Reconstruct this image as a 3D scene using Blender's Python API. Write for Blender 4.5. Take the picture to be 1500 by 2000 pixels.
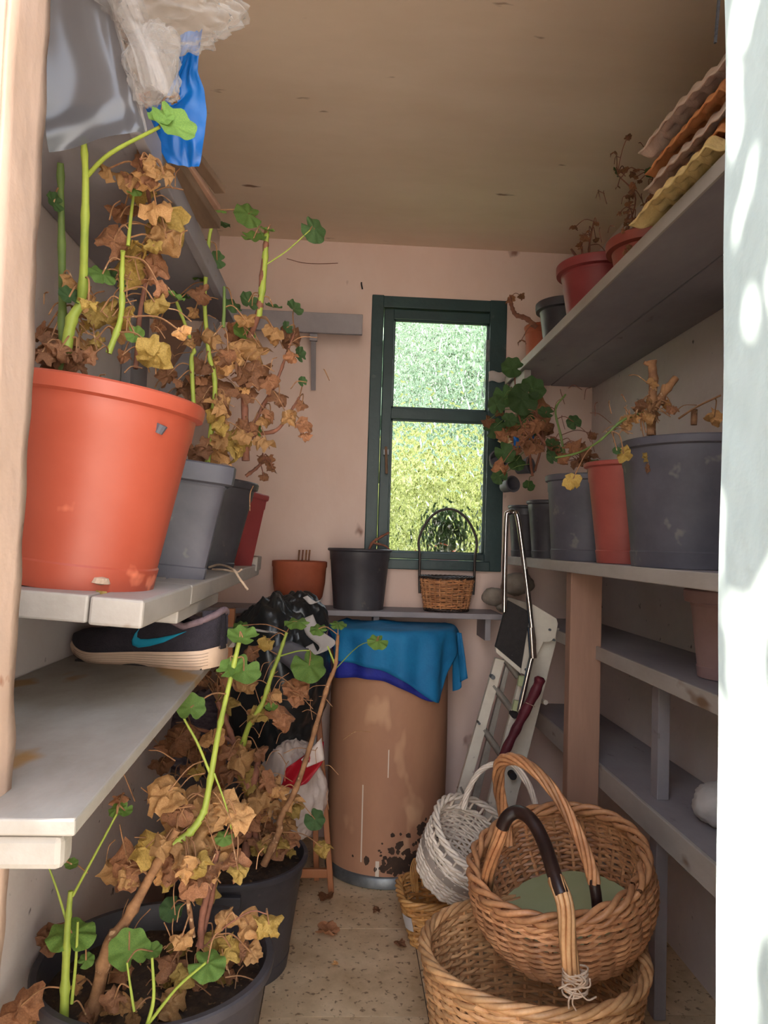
import bpy, math, random
from math import sin, cos, pi, sqrt
from mathutils import Vector, Matrix, noise, Euler, Quaternion
random.seed(7)
S = bpy.context.scene
for o in list(bpy.data.objects): bpy.data.objects.remove(o)
C = S.collection

# ------------------------------------------------------------------ camera
F = 1444.0                      # focal length in pixels of the 1500 x 2000 frame
H = 1.12                        # eye height above the floor
yc = Vector(((670-750)/F, -(1060-1000)/F, -1)).normalized()
roll = .033
zc = Vector((sin(roll), cos(roll), 0)); zc = (zc - yc*zc.dot(yc)).normalized()
xc = yc.cross(zc)
M = Matrix((xc, yc, zc))        # camera axes -> room axes
cd = bpy.data.cameras.new('camera'); cam = bpy.data.objects.new('camera', cd); C.objects.link(cam)
cam.matrix_world = Matrix.Translation((0, 0, H)) @ M.to_4x4()
cd.sensor_fit = 'VERTICAL'; cd.sensor_height = 36; cd.lens = F*36/2000; cd.clip_start = .02
S.camera = cam

def at(px, py, Y=None, Z=None, X=None):   # a point of the room on a given plane
    d = M @ Vector(((px-750)/F, -(py-1000)/F, -1))
    t = Y/d.y if Y is not None else ((Z-H)/d.z if Z is not None else X/d.x)
    return Vector((0, 0, H)) + d*t

# ------------------------------------------------------------------ light
w = bpy.data.worlds.new('sky'); S.world = w; w.use_nodes = True
nt = w.node_tree; nt.nodes.clear()
tc = nt.nodes.new('ShaderNodeTexCoord'); sx = nt.nodes.new('ShaderNodeSeparateXYZ')
cr = nt.nodes.new('ShaderNodeValToRGB'); bg = nt.nodes.new('ShaderNodeBackground'); wo = nt.nodes.new('ShaderNodeOutputWorld')
nt.links.new(tc.outputs['Generated'], sx.inputs[0]); nt.links.new(sx.outputs['Z'], cr.inputs[0])
nt.links.new(cr.outputs[0], bg.inputs[0]); nt.links.new(bg.outputs[0], wo.inputs[0])
cr.color_ramp.elements[0].position = .0; cr.color_ramp.elements[0].color = (1, .93, .84, 1)
cr.color_ramp.elements[1].position = .7; cr.color_ramp.elements[1].color = (.40, .48, .62, 1)
bg.inputs[1].default_value = 2.4
sd = bpy.data.lights.new('sun', 'SUN'); sun = bpy.data.objects.new('sun', sd); C.objects.link(sun)
sd.energy = 9; sd.angle = math.radians(.6); sd.color = (1, .93, .82)
SUN = Vector((.62, .08, -.78)).normalized()
sun.rotation_euler = SUN.to_track_quat('-Z', 'Y').to_euler()
S.view_settings.view_transform = 'Standard'; S.view_settings.look = 'None'
S.view_settings.gamma = 1; S.view_settings.use_curve_mapping = False
S.view_settings.exposure = 1.85

# ------------------------------------------------------------------ materials
def lin(c): return tuple(((v/255)/12.92 if v/255 <= .04045 else ((v/255+.055)/1.055)**2.4) for v in c)
MC = {}
def mat(name, c1, c2=None, rough=.6, scale=8, bump=0, bscale=40, specks=None, spk=.62, sscale=30, metal=0, vary=0,
        island=0, stretch=(1, 1, 1), spec=.5, trans=0, thin=False, coord='Object', c3=None, detail=5):
    if name in MC: return MC[name]
    m = bpy.data.materials.new(name); m.use_nodes = True; MC[name] = m
    n = m.node_tree.nodes; l = m.node_tree.links; b = n['Principled BSDF']
    b.inputs['Roughness'].default_value = rough; b.inputs['Metallic'].default_value = metal
    b.inputs['Specular IOR Level'].default_value = spec
    c1 = lin(c1); c2 = lin(c2) if c2 else c1
    t = n.new('ShaderNodeTexCoord'); mp = n.new('ShaderNodeMapping'); mp.inputs['Scale'].default_value = stretch
    l.new(t.outputs[coord], mp.inputs[0])
    nz = n.new('ShaderNodeTexNoise'); nz.inputs['Scale'].default_value = scale; nz.inputs['Detail'].default_value = detail
    nz.inputs['Roughness'].default_value = .65
    l.new(mp.outputs[0], nz.inputs['Vector'])
    r = n.new('ShaderNodeValToRGB'); r.color_ramp.elements[0].position = .35; r.color_ramp.elements[1].position = .65
    r.color_ramp.elements[0].color = (*c1, 1); r.color_ramp.elements[1].color = (*c2, 1)
    if c3: e = r.color_ramp.elements.new(.78); e.color = (*lin(c3), 1)
    l.new(nz.outputs[0], r.inputs[0]); col = r.outputs[0]
    if specks:
        n2 = n.new('ShaderNodeTexNoise'); n2.inputs['Scale'].default_value = sscale; n2.inputs['Detail'].default_value = 3
        l.new(mp.outputs[0], n2.inputs['Vector'])
        r2 = n.new('ShaderNodeValToRGB'); r2.color_ramp.elements[0].position = spk; r2.color_ramp.elements[1].position = spk+.06
        r2.color_ramp.elements[0].color = (0, 0, 0, 1); r2.color_ramp.elements[1].color = (1, 1, 1, 1)
        l.new(n2.outputs[0], r2.inputs[0])
        mx = n.new('ShaderNodeMix'); mx.data_type = 'RGBA'; mx.inputs[7].default_value = (*lin(specks), 1)
        l.new(r2.outputs[0], mx.inputs[0]); l.new(col, mx.inputs[6]); col = mx.outputs[2]
    if vary or island:
        src = n.new('ShaderNodeNewGeometry').outputs['Random Per Island'] if island else n.new('ShaderNodeObjectInfo').outputs['Random']
        mr = n.new('ShaderNodeMapRange'); k = max(vary, island); mr.inputs[3].default_value = 1-k; mr.inputs[4].default_value = 1+k*.6
        l.new(src, mr.inputs[0]); hs = n.new('ShaderNodeHueSaturation'); l.new(mr.outputs[0], hs.inputs['Value']); l.new(col, hs.inputs['Color'])
        col = hs.outputs[0]
    l.new(col, b.inputs['Base Color'])
    if trans: b.inputs['Transmission Weight'].default_value = trans; b.inputs['IOR'].default_value = 1.25
    if bump:
        bp = n.new('ShaderNodeBump'); bp.inputs['Strength'].default_value = bump; bp.inputs['Distance'].default_value = .004
        n3 = n.new('ShaderNodeTexNoise'); n3.inputs['Scale'].default_value = bscale; n3.inputs['Detail'].default_value = 4
        l.new(mp.outputs[0], n3.inputs['Vector']); l.new(n3.outputs[0], bp.inputs['Height']); l.new(bp.outputs[0], b.inputs['Normal'])
    return m

def leafmat(name, c1, c2, c3, sc=40, vary=.3, transl=.35, rough=.6):
    m = mat(name, c1, c2, rough, sc, .4, 90, vary=vary, c3=c3)
    n = m.node_tree.nodes; l = m.node_tree.links; b = n['Principled BSDF']
    tr = n.new('ShaderNodeBsdfTranslucent'); mx = n.new('ShaderNodeMixShader'); mx.inputs[0].default_value = transl
    l.new(b.inputs['Base Color'].links[0].from_socket, tr.inputs[0])
    out = n['Material Output']; l.new(b.outputs[0], mx.inputs[1]); l.new(tr.outputs[0], mx.inputs[2]); l.new(mx.outputs[0], out.inputs[0])
    return m

PLASTER = mat('pink_plaster', (232, 206, 194), (226, 196, 182), .85, 3, .35, 25, specks=(150, 110, 95), spk=.70, sscale=9, stretch=(1, 1, .6))
CEIL = mat('ceiling_plaster', (234, 210, 188), (224, 198, 174), .9, 2, .3, 18, specks=(140, 105, 85), spk=.71, sscale=14, stretch=(.5, 1.5, 1))
LWALL = mat('white_wall_paint', (222, 208, 202), (212, 196, 190), .8, 4, .4, 30, specks=(110, 95, 90), spk=.70, sscale=26)
JAMB = mat('jamb_paint', (192, 160, 142), (184, 150, 128), .8, 4, .6, 30, specks=(150, 100, 75), spk=.715, sscale=22)
DOORP = mat('door_paint', (186, 196, 194), (176, 188, 186), .7, 6, .5, 30)
GREYP = mat('grey_shelf_paint', (158, 150, 152), (140, 132, 136), .6, 5, .3, 30, specks=(110, 98, 95), spk=.7, sscale=20, stretch=(1, .5, 1))
WHITEB = mat('white_shelf_board', (180, 170, 162), (160, 148, 138), .6, 6, .3, 40, specks=(120, 92, 68), spk=.66, sscale=10, stretch=(1, .4, 1))
LOWSH = mat('weathered_white_board', (158, 148, 138), (136, 124, 112), .65, 7, .35, 60, specks=(150, 112, 66), spk=.58, sscale=9, stretch=(1, .5, 1), c3=(132, 106, 72))
FLOORM = mat('terrazzo_tile', (230, 200, 162), (192, 160, 122), .5, 7, .15, 80, specks=(140, 112, 84), spk=.60, sscale=60, vary=.06, coord='Object')
GROUT = mat('tile_grout', (110, 92, 76), (90, 76, 62), .9, 20)
WOOD = mat('bare_wood', (172, 132, 110), (148, 110, 92), .7, 6, .3, 60, stretch=(1, 1, .15))
ORWOOD = mat('varnished_wood', (168, 104, 62), (140, 82, 48), .5, 8, .2, 60, stretch=(1, 1, .15))
OLDWOOD = mat('old_grey_wood', (128, 100, 78), (92, 70, 54), .85, 12, .6, 40, stretch=(1, .2, 1))
FRAMEG = mat('dark_green_paint', (38, 66, 66), (30, 54, 56), .45, 8, .3, 40, specks=(70, 84, 80), spk=.7, sscale=20)
TERRA = mat('orange_plastic', (180, 84, 62), (172, 76, 54), .45, 5, .12, 30, specks=(232, 130, 98), spk=.68, sscale=14)
CLAY = mat('terracotta_clay', (176, 92, 62), (158, 78, 52), .7, 8, .2, 50)
REDP = mat('dull_red_plastic', (150, 62, 62), (136, 52, 54), .5, 6, .1, 30)
BLACKP = mat('black_plastic', (54, 50, 55), (72, 68, 72), .5, 6, .2, 40, specks=(90, 84, 80), spk=.68, sscale=30)
GREYPOT = mat('dusty_black_plastic', (80, 78, 86), (98, 94, 102), .55, 7, .2, 40, specks=(120, 115, 112), spk=.66, sscale=18)
SOIL = mat('potting_soil', (78, 58, 42), (46, 34, 26), .95, 40, 1, 60, specks=(128, 98, 70), spk=.62, sscale=60)
GREEN = leafmat('green_leaf', (130, 160, 72), (98, 136, 62), (160, 172, 92))
GREEND = leafmat('dark_green_leaf', (84, 112, 62), (62, 90, 50), (108, 118, 68))
DRY = leafmat('dry_tan_leaf', (222, 172, 114), (198, 142, 88), (234, 196, 142), 30, .35, .3)
DRYB = leafmat('dry_brown_leaf', (172, 118, 80), (136, 88, 60), (196, 144, 98), 30, .4, .2)
DRYY = leafmat('dry_yellow_leaf', (208, 170, 92), (170, 138, 66), (190, 130, 70), 30, .3, .3)
STEMG = mat('green_stem', (168, 178, 72), (140, 156, 62), .55, 14, .2, 60)
STEMD = mat('dark_green_stem', (112, 132, 66), (92, 112, 56), .6, 14, .2, 60)
STEMB = mat('brown_woody_stem', (172, 124, 84), (124, 84, 56), .8, 30, .8, 60, specks=(200, 160, 120), spk=.64, sscale=60)
STEMR = mat('reddish_stem', (150, 96, 74), (112, 70, 54), .8, 30, .8, 60)
WICK = mat('honey_wicker', (218, 168, 118), (188, 134, 88), .5, 30, .3, 90, island=.32)
WICKD = mat('brown_wicker', (206, 148, 102), (168, 112, 74), .5, 30, .3, 90, island=.35)
WICKO = mat('golden_wicker', (220, 164, 98), (190, 130, 72), .5, 30, .3, 90, island=.3)
WICKW = mat('white_wicker', (240, 222, 204), (214, 196, 178), .6, 30, .3, 90, island=.14)
WICKK = mat('dark_wicker', (58, 42, 36), (38, 28, 24), .4, 30, .3, 90, island=.3)
LEATH = mat('dark_leather_wrap', (52, 32, 26), (36, 22, 20), .4, 20, .3, 60)
LINER = mat('green_liner', (176, 180, 138), (164, 170, 126), .6, 5, .2, 30)
DRUM = mat('fibre_drum_board', (176, 128, 98), (160, 112, 86), .7, 4, .2, 30, specks=(196, 150, 116), spk=.60, sscale=7, stretch=(1, 1, .5))
STEEL = mat('dull_steel', (130, 132, 132), (104, 106, 108), .45, 20, .1, 60, metal=.7)
CHROME = mat('chrome', (210, 205, 200), (190, 180, 176), .16, 20, 0, metal=1)
ALU = mat('white_ladder_paint', (226, 216, 200), (210, 198, 182), .45, 10, .1, 60, specks=(150, 135, 118), spk=.7, sscale=40)
RUNG = mat('ladder_rung_metal', (172, 164, 154), (146, 138, 130), .45, 20, .1, 60, metal=.4)
GRIP = mat('black_grip_tread', (48, 42, 42), (36, 32, 33), .75, 60, .5, 300, specks=(160, 150, 140), spk=.72, sscale=60)
MAROON = mat('maroon_fabric', (104, 28, 42), (84, 22, 34), .6, 12, .4, 80)
BLUEC = mat('blue_cloth', (20, 120, 172), (16, 104, 156), .75, 10, .3, 120)
BLUED = mat('royal_blue_cloth', (34, 44, 150), (28, 36, 128), .75, 10, .3, 120)
BLUEB = mat('blue_bag_plastic', (0, 98, 176), (0, 84, 158), .4, 6, .3, 30)
SACK = mat('black_sack_plastic', (28, 30, 32), (42, 44, 46), .3, 6, .3, 20)
WPLAST = mat('white_plastic_bag', (224, 206, 196), (204, 184, 174), .4, 8, .3, 30)
RPLAST = mat('red_plastic_bag', (196, 28, 44), (170, 20, 36), .35, 8, .3, 30)
STONE = mat('grey_stone', (150, 138, 126), (118, 106, 96), .9, 12, .8, 30)
PINKC = mat('pinkish_card', (166, 132, 128), (150, 118, 116), .8, 8, .2, 30)
PAPER = mat('white_paper', (196, 188, 184), (178, 170, 166), .8, 8, .3, 30)
MESHK = mat('black_knit', (50, 42, 50), (38, 32, 40), .85, 60, .7, 400)
MESHL = mat('mauve_collar_lining', (128, 104, 108), (108, 88, 92), .85, 40, .5, 200)
SOLE = mat('cream_foam_sole', (222, 190, 164), (206, 172, 146), .6, 10, .2, 60)
SOLED = mat('black_rubber_sole', (40, 34, 34), (52, 44, 42), .7, 10)
TEAL = mat('turquoise_print', (30, 150, 178), (24, 140, 170), .5, 10)
ROPE = mat('pale_twine', (206, 180, 156), (180, 150, 126), .8, 60, .5, 200)
EGGY = mat('yellow_egg_tray_pulp', (238, 208, 146), (226, 192, 128), .9, 20, .6, 120)
EGGO = mat('orange_egg_tray_pulp', (230, 156, 104), (214, 140, 88), .9, 20, .6, 120)
EGGG = mat('grey_egg_tray_pulp', (220, 196, 180), (204, 178, 162), .9, 20, .6, 120)
LAWN = mat('lawn_grass', (120, 150, 60), (84, 120, 44), .9, 3, .8, 60)
PATIO = mat('pale_paving', (230, 214, 194), (216, 200, 180), .85, 3, .3, 30)
HEDGE = leafmat('hedge_leaf', (172, 178, 112), (144, 156, 92), (200, 198, 140), 6, .3, .4)

# film and pane
def film(nm='clear_plastic_film', a0=.10, a1=.55, col=(.62, .58, .55, 1)):
    m = bpy.data.materials.new(nm); m.use_nodes = True
    n = m.node_tree.nodes; l = m.node_tree.links; b = n['Principled BSDF']
    b.inputs['Base Color'].default_value = col; b.inputs['Roughness'].default_value = .2
    t = n.new('ShaderNodeBsdfTransparent'); t.inputs[0].default_value = (.93, .91, .9, 1); mx = n.new('ShaderNodeMixShader')
    lw = n.new('ShaderNodeLayerWeight'); lw.inputs[0].default_value = .35
    mr = n.new('ShaderNodeMapRange'); mr.inputs[3].default_value = a0; mr.inputs[4].default_value = a1
    l.new(lw.outputs['Facing'], mr.inputs[0]); l.new(mr.outputs[0], mx.inputs[0])
    l.new(t.outputs[0], mx.inputs[1]); l.new(b.outputs[0], mx.inputs[2]); l.new(mx.outputs[0], n['Material Output'].inputs[0])
    return m
FILM = film(); SHEET = film('milky_plastic_sheet', .80, .95, (.10, .095, .10, 1))
def pebble():
    m = bpy.data.materials.new('pebbled_glass'); m.use_nodes = True
    n = m.node_tree.nodes; l = m.node_tree.links; b = n['Principled BSDF']
    b.inputs['Base Color'].default_value = (.93, .96, .92, 1); b.inputs['Roughness'].default_value = .04
    b.inputs['Transmission Weight'].default_value = 1; b.inputs['IOR'].default_value = 1.45
    t = n.new('ShaderNodeTexCoord'); mp = n.new('ShaderNodeMapping'); mp.inputs['Scale'].default_value = (1, 1, .62)
    l.new(t.outputs['Object'], mp.inputs[0])
    nz = n.new('ShaderNodeTexNoise'); nz.inputs['Scale'].default_value = 26; nz.inputs['Detail'].default_value = 2
    l.new(mp.outputs[0], nz.inputs[0])
    ad = n.new('ShaderNodeVectorMath'); ad.operation = 'MULTIPLY_ADD'; ad.inputs[1].default_value = (.03, .03, .03)
    l.new(nz.outputs['Color'], ad.inputs[0]); l.new(mp.outputs[0], ad.inputs[2])
    v = n.new('ShaderNodeTexVoronoi'); v.feature = 'SMOOTH_F1'; v.inputs['Scale'].default_value = 42; v.inputs['Smoothness'].default_value = .35
    l.new(ad.outputs[0], v.inputs['Vector'])
    bp = n.new('ShaderNodeBump'); bp.inputs['Strength'].default_value = 1; bp.inputs['Distance'].default_value = .013
    l.new(v.outputs['Distance'], bp.inputs['Height']); l.new(bp.outputs[0], b.inputs['Normal'])
    return m
PEB = pebble()

# ------------------------------------------------------------------ mesh helpers
class MB:
    def __init__(s): s.v = []; s.f = []
    def add(s, vs, fs):
        k = len(s.v); s.v += [tuple(p) for p in vs]; s.f += [tuple(i+k for i in q) for q in fs]; return s
    def box(s, a, b, Mx=None):
        (x0, y0, z0), (x1, y1, z1) = a, b
        vs = [Vector(p) for p in ((x0,y0,z0),(x1,y0,z0),(x1,y1,z0),(x0,y1,z0),(x0,y0,z1),(x1,y0,z1),(x1,y1,z1),(x0,y1,z1))]
        if Mx: vs = [Mx @ p for p in vs]
        return s.add(vs, [(0,3,2,1),(4,5,6,7),(0,1,5,4),(1,2,6,5),(2,3,7,6),(3,0,4,7)])
    def bar(s, p, q, wd, th, up=(0, 0, 1)):      # a squared bar from p to q
        p, q = Vector(p), Vector(q); d = (q-p).normalized(); u = Vector(up); sx_ = d.cross(u)
        if sx_.length < .01: sx_ = d.cross(Vector((1, 0, 0)))
        sx_.normalize(); u = sx_.cross(d)
        vs = [e+sx_*a*wd/2+u*b*th/2 for e in (p, q) for a, b in ((-1,-1),(1,-1),(1,1),(-1,1))]
        return s.add(vs, [(0,1,2,3),(7,6,5,4),(0,4,5,1),(1,5,6,2),(2,6,7,3),(3,7,4,0)])
    def tube(s, pts, r, sides=6, closed=False, cap=True):
        pts = [Vector(p) for p in pts]; n = len(pts)
        rr = r if isinstance(r, (list, tuple)) else [r]*n
        t0 = (pts[1]-pts[0]).normalized(); u = t0.orthogonal().normalized(); vs = []; prev = t0
        for i, p in enumerate(pts):
            a = pts[(i-1) % n] if (closed or i > 0) else p; b = pts[(i+1) % n] if (closed or i < n-1) else p
            t = (b-a); t = t.normalized() if t.length > 1e-9 else prev
            u = (u - t*u.dot(t)); u = u.normalized() if u.length > 1e-6 else t.orthogonal().normalized()
            w_ = t.cross(u); prev = t
            vs += [p+(u*cos(2*pi*k/sides)+w_*sin(2*pi*k/sides))*rr[i] for k in range(sides)]
        fs = []
        for i in range(n if closed else n-1):
            j = (i+1) % n
            fs += [(i*sides+k, i*sides+(k+1) % sides, j*sides+(k+1) % sides, j*sides+k) for k in range(sides)]
        if cap and not closed: fs += [tuple(range(sides))[::-1], tuple((n-1)*sides+k for k in range(sides))]
        return s.add(vs, fs)
    def lathe(s, prof, n=48, sq=0, c=(0, 0, 0)):       # prof of (r, z); sq > 0 squares the section
        vs = []
        for (r, z) in prof:
            for k in range(n):
                a = 2*pi*k/n; m = 1
                if sq: m = 1/((abs(cos(a))**sq+abs(sin(a))**sq)**(1/sq))
                vs.append((c[0]+r*m*cos(a), c[1]+r*m*sin(a), c[2]+z))
        fs = []
        for i in range(len(prof)-1):
            for k in range(n): fs.append((i*n+k, i*n+(k+1) % n, (i+1)*n+(k+1) % n, (i+1)*n+k))
        fs.append(tuple(range(n))[::-1]) if prof[0][0] > .001 else None
        if prof[-1][0] > .001: fs.append(tuple((len(prof)-1)*n+k for k in range(n)))
        return s.add(vs, fs)
    def grid(s, fn, nu, nv, wrap=False):
        vs = [fn(i/(nu if wrap else nu-1), j/(nv-1)) for j in range(nv) for i in range(nu)]
        fs = []
        for j in range(nv-1):
            for i in range(nu if wrap else nu-1):
                i2 = (i+1) % nu; fs.append((j*nu+i, j*nu+i2, (j+1)*nu+i2, (j+1)*nu+i))
        return s.add(vs, fs)
    def mesh(s, name, m, smooth=None):
        me = bpy.data.meshes.new(name); me.from_pydata(s.v, [], s.f); me.materials.append(m)
        if smooth: me.polygons.foreach_set('use_smooth', [True]*len(me.polygons)); me.update(); me.set_sharp_from_angle(angle=math.radians(smooth))
        me.update(); return me
    def obj(s, name, m, parent=None, smooth=None, bevel=0, solid=0, sub=0):
        o = bpy.data.objects.new(name, s.mesh(name, m, smooth)); C.objects.link(o)
        if parent is not None: o.parent = parent
        if solid: q = o.modifiers.new('solid', 'SOLIDIFY'); q.thickness = solid; q.offset = 0
        if sub: q = o.modifiers.new('sub', 'SUBSURF'); q.levels = q.render_levels = sub
        if bevel: q = o.modifiers.new('bevel', 'BEVEL'); q.width = bevel; q.segments = 2; q.limit_method = 'ANGLE'
        return o
def tag(o, label, cat, group=None, kind=None):
    if label: o['label'] = label
    if cat: o['category'] = cat
    if group: o['group'] = group
    if kind: o['kind'] = kind
    return o
def struct(o, label=None, cat=None):
    o['kind'] = 'structure'
    if label: o['label'] = label
    if cat: o['category'] = cat
    return o
def thing(name, label, cat, loc=(0, 0, 0), rot=(0, 0, 0), group=None):
    o = bpy.data.objects.new(name, None); C.objects.link(o); o.location = loc; o.rotation_euler = rot; o.empty_display_size = .05
    return tag(o, label, cat, group)
def N(p, sc, off=0): return noise.noise(Vector(p)*sc+Vector((off, off*1.7, off*.3)))
def spline(pts, k=6):          # Catmull-Rom through the points
    P = [Vector(p) for p in pts]; P = [P[0]*2-P[1]]+P+[P[-1]*2-P[-2]]; out = []
    for i in range(1, len(P)-2):
        for j in range(k):
            t = j/k; a, b, c, d = P[i-1], P[i], P[i+1], P[i+2]
            out.append(.5*((2*b)+(c-a)*t+(2*a-5*b+4*c-d)*t*t+(3*b-a-3*c+d)*t**3))
    return out+[P[-2]]
def lerp(a, b, t): return a+(b-a)*t

# ------------------------------------------------------------------ room
D = 2.87; XL = -.52; XR = .97; YF = .70; YO = .62; ZC = at(760, 478, Y=D).z
wx0, wx1 = at(737, 850, Y=D).x+.004, at(978, 850, Y=D).x
wz0, wz1 = at(850, 1108, Y=D).z, at(860, 590, Y=D).z
wx0 = .095; wx1 = .605

fl = MB().box((-1.0, YO-.05, -.06), (XR+.3, D+.2, -.004)).obj('floor', GROUT); struct(fl, 'beige terrazzo tiled floor of the garden store', 'floor')
ts = .40; me_t = MB().box((-ts/2+.0015, -ts/2+.0015, -.01), (ts/2-.0015, ts/2-.0015, 0)).mesh('tile', FLOORM)
for i in range(-1, 3):
    for j in range(0, 6):
        x = .04+i*ts; y = YO-.02+ts/2+j*ts
        o = bpy.data.objects.new('tile', me_t); C.objects.link(o); o.parent = fl
        o.location = (x, y, 0)
cl = MB().box((XL-.15, YO-.02, ZC), (XR+.15, D+.15, ZC+.15)).obj('ceiling', CEIL); struct(cl, 'brownish pink plaster ceiling', 'ceiling')
def rough_wall(name, fn, nu, nv, m, label):
    o = MB().grid(fn, nu, nv).obj(name, m, smooth=60); return struct(o, label, 'wall')
wl = MB().box((XL-.15, YO, -.05), (XL, D+.15, ZC+.01)).obj('wall_left', LWALL); struct(wl, 'off-white left wall behind the shelves', 'wall')
wr = MB().box((XR, YO, -.05), (XR+.15, D+.15, ZC+.01)).obj('wall_right', LWALL); struct(wr, 'off-white right wall behind the deep shelves', 'wall')
b = MB()
b.box((XL-.1, D, -.05), (wx0, D+.12, ZC+.01)); b.box((wx1, D, -.05), (XR+.1, D+.12, ZC+.01))
b.box((wx0, D, -.05), (wx1, D+.12, wz0)); b.box((wx0, D, wz1), (wx1, D+.12, ZC+.01))
wb = b.obj('wall_back', PLASTER); struct(wb, 'pink plaster back wall with the window', 'wall')
# front wall with the doorway
b = MB(); b.box((-1.5, YO, -.05), (-.298, YF, 2.6)); b.box((.385, YO, -.05), (1.7, YF, 2.6)); b.box((-.298, YO, 2.1), (.385, YF, 2.6))
wf = b.obj('wall_front', JAMB, bevel=.004); struct(wf, 'cream doorway jamb with brown specks in the left foreground', 'wall')
# wavy plaster edge on the left jamb
def jf(u, v):
    z = .3+v*1.7; y = YO+.002+u*(YF-YO-.001)
    return Vector((-.2965+.0035*N((0, y*2, z), 9)+(.003*N((1, 5, z), 22) if u > .9 else 0), y, z))
g = MB().grid(jf, 6, 160).obj('plaster_skin', JAMB, wf, smooth=60, solid=.004)
rf = MB().box((-1.6, YO-.1, ZC+.16), (XR+.8, D+.5, ZC+.22)).obj('roof', OLDWOOD); struct(rf, 'flat roof slab above the garden store', 'roof')

# door leaf, folded right back towards the viewer
dr = thing('door_1', 'white painted door leaf opened outwards, dappled with sun, at the right edge', 'door', (.323, YO-.002, 0)); dr['kind'] = 'structure'
def df(u, v): return Vector((.004*N((2, u*1.5, v*2.1), 5), -u*.78, .03+v*2.02))
MB().box((.006, -.78, .03), (.042, 0, 2.05)).obj('door_panel', DOORP, dr, bevel=.004)
MB().grid(df, 30, 80).obj('paint_skin', DOORP, dr, smooth=60)
for z in (.35, 1.75): MB().tube([(.03, .012, z-.04), (.03, .012, z+.04)], .008, 10).obj('hinge', STEEL, dr)
tr = MB().bar(at(1409, -60, Y=.73), at(1397, 84, Y=.73), .0025, .0025).obj('trim_1', GRIP); struct(tr, 'thin dark strip down the inside of the right door frame', 'trim')
tr2 = MB().box((.40, YF+.0, .0), (.42, YF+.03, 2.12)).obj('trim_2', OLDWOOD); struct(tr2)

# ---- window
wn = thing('window_1', 'dark green window with two panes of pebbled glass in the back wall', 'window', ((wx0+wx1)/2, D, wz0)); wn['kind'] = 'structure'
WW = wx1-wx0; WH = wz1-wz0
def wbox(name, x0, x1, z0, z1, y0, y1, m=FRAMEG, bev=.003): 
    return MB().box((x0, y0, z0), (x1, y1, z1)).obj(name, m, wn, bevel=bev)
fw = .035; h2 = WW/2
wbox('frame_side', -h2-.012, -h2+fw, -.01, WH+.012, -.018, .07); wbox('frame_side', h2-fw-.02, h2+.012, -.01, WH+.012, -.018, .07)
wbox('frame_head', -h2+fw-.01, h2-fw, WH-fw, WH+.010, -.016, .07); wbox('frame_sill', -h2+fw-.01, h2-fw, -.01, fw*.8, -.03, .07)
sx0, sx1, sz0, sz1 = -h2+fw+.003, h2-fw-.023, fw*.8+.002, WH-fw-.003
p0 = at(768, 700, Y=D).x-wn.location.x; p1 = at(953, 700, Y=D).x-wn.location.x
mz0, mz1 = at(858, 822, Y=D).z-wz0, at(858, 800, Y=D).z-wz0
tz = at(860, 628, Y=D).z-wz0; bz = at(852, 1080, Y=D).z-wz0
wbox('sash_stile', sx0, p0, sz0, sz1, -.008, .03); wbox('sash_stile', p1, sx1, sz0, sz1, -.008, .03)
wbox('sash_rail', p0-.004, p1+.004, tz, sz1, -.007, .03); wbox('sash_rail', p0-.004, p1+.004, mz0, mz1, -.007, .03); wbox('sash_rail', p0-.004, p1+.004, sz0, bz, -.007, .03)
for (a, c) in ((mz1, tz), (bz, mz0)):
    o = MB().box((p0-.003, .012, a-.003), (p1+.003, .017, c+.003)).obj('pane', PEB, wn)
    q = MB()
    for (x0, x1, z0, z1) in ((p0, p0+.006, a, c), (p1-.006, p1, a, c), (p0, p1, a, a+.006), (p0, p1, c-.006, c)): q.box((x0, .002, z0), (x1, .012, z1))
    q.obj('glazing_bead', FRAMEG, wn)
hd = MB().bar((sx0+.02, -.03, WH*.44), (sx0+.026, -.03, WH*.34), .012, .01).obj('handle', OLDWOOD, wn, bevel=.002)
MB().box((sx0+.012, -.03, WH*.41), (sx0+.032, -.006, WH*.43)).obj('handle_mount', STEEL, hd)
MB().box((sx1-.01, -.016, WH*.78), (sx1+.006, -.006, WH*.86)).obj('hinge', STEEL, wn)
tp = MB().grid(lambda u, v: Vector((at(955, 733, Y=D-.03).x+u*.075, D-.021-.012*sin(u*pi), at(955, 745, Y=D-.03).z+v*.04+.004*sin(u*9))), 12, 4).obj('adhesive_tape', PAPER, solid=.001, smooth=60)
tag(tp, 'strip of whitish tape across the right side of the window frame', 'tape')

# ------------------------------------------------------------------ outdoors
gr = MB().box((-9, -9, -.12), (9, YO-.05, -.03)).obj('ground', PATIO); struct(gr, 'pale paving outside the door', 'ground')
gb = MB().box((-12, D+.2, -.4), (14, 26, -.3)).obj('lawn', LAWN); struct(gb, 'grass behind the garden store seen through the pebbled glass', 'ground')
def leafcloud(name, n, fn, size, m, parent=None):
    b_ = MB()
    for i in range(n):
        c = Vector(fn()); R = Euler((random.uniform(0, 6), random.uniform(0, 6), random.uniform(0, 6))).to_matrix(); s_ = size*random.uniform(.6, 1.3)
        sh = [(-.5, 0, 0), (-.25, .3, .06), (.2, .32, .04), (.55, 0, 0), (.2, -.32, .05), (-.25, -.3, .05), (0, 0, -.04)]
        vs = [c+R @ (Vector(p)*s_) for p in sh]
        b_.add(vs, [(6, 0, 1), (6, 1, 2), (6, 2, 3), (6, 3, 4), (6, 4, 5), (6, 5, 0)])
    o = b_.obj(name, m, parent); o['kind'] = 'stuff'; return o
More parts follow.
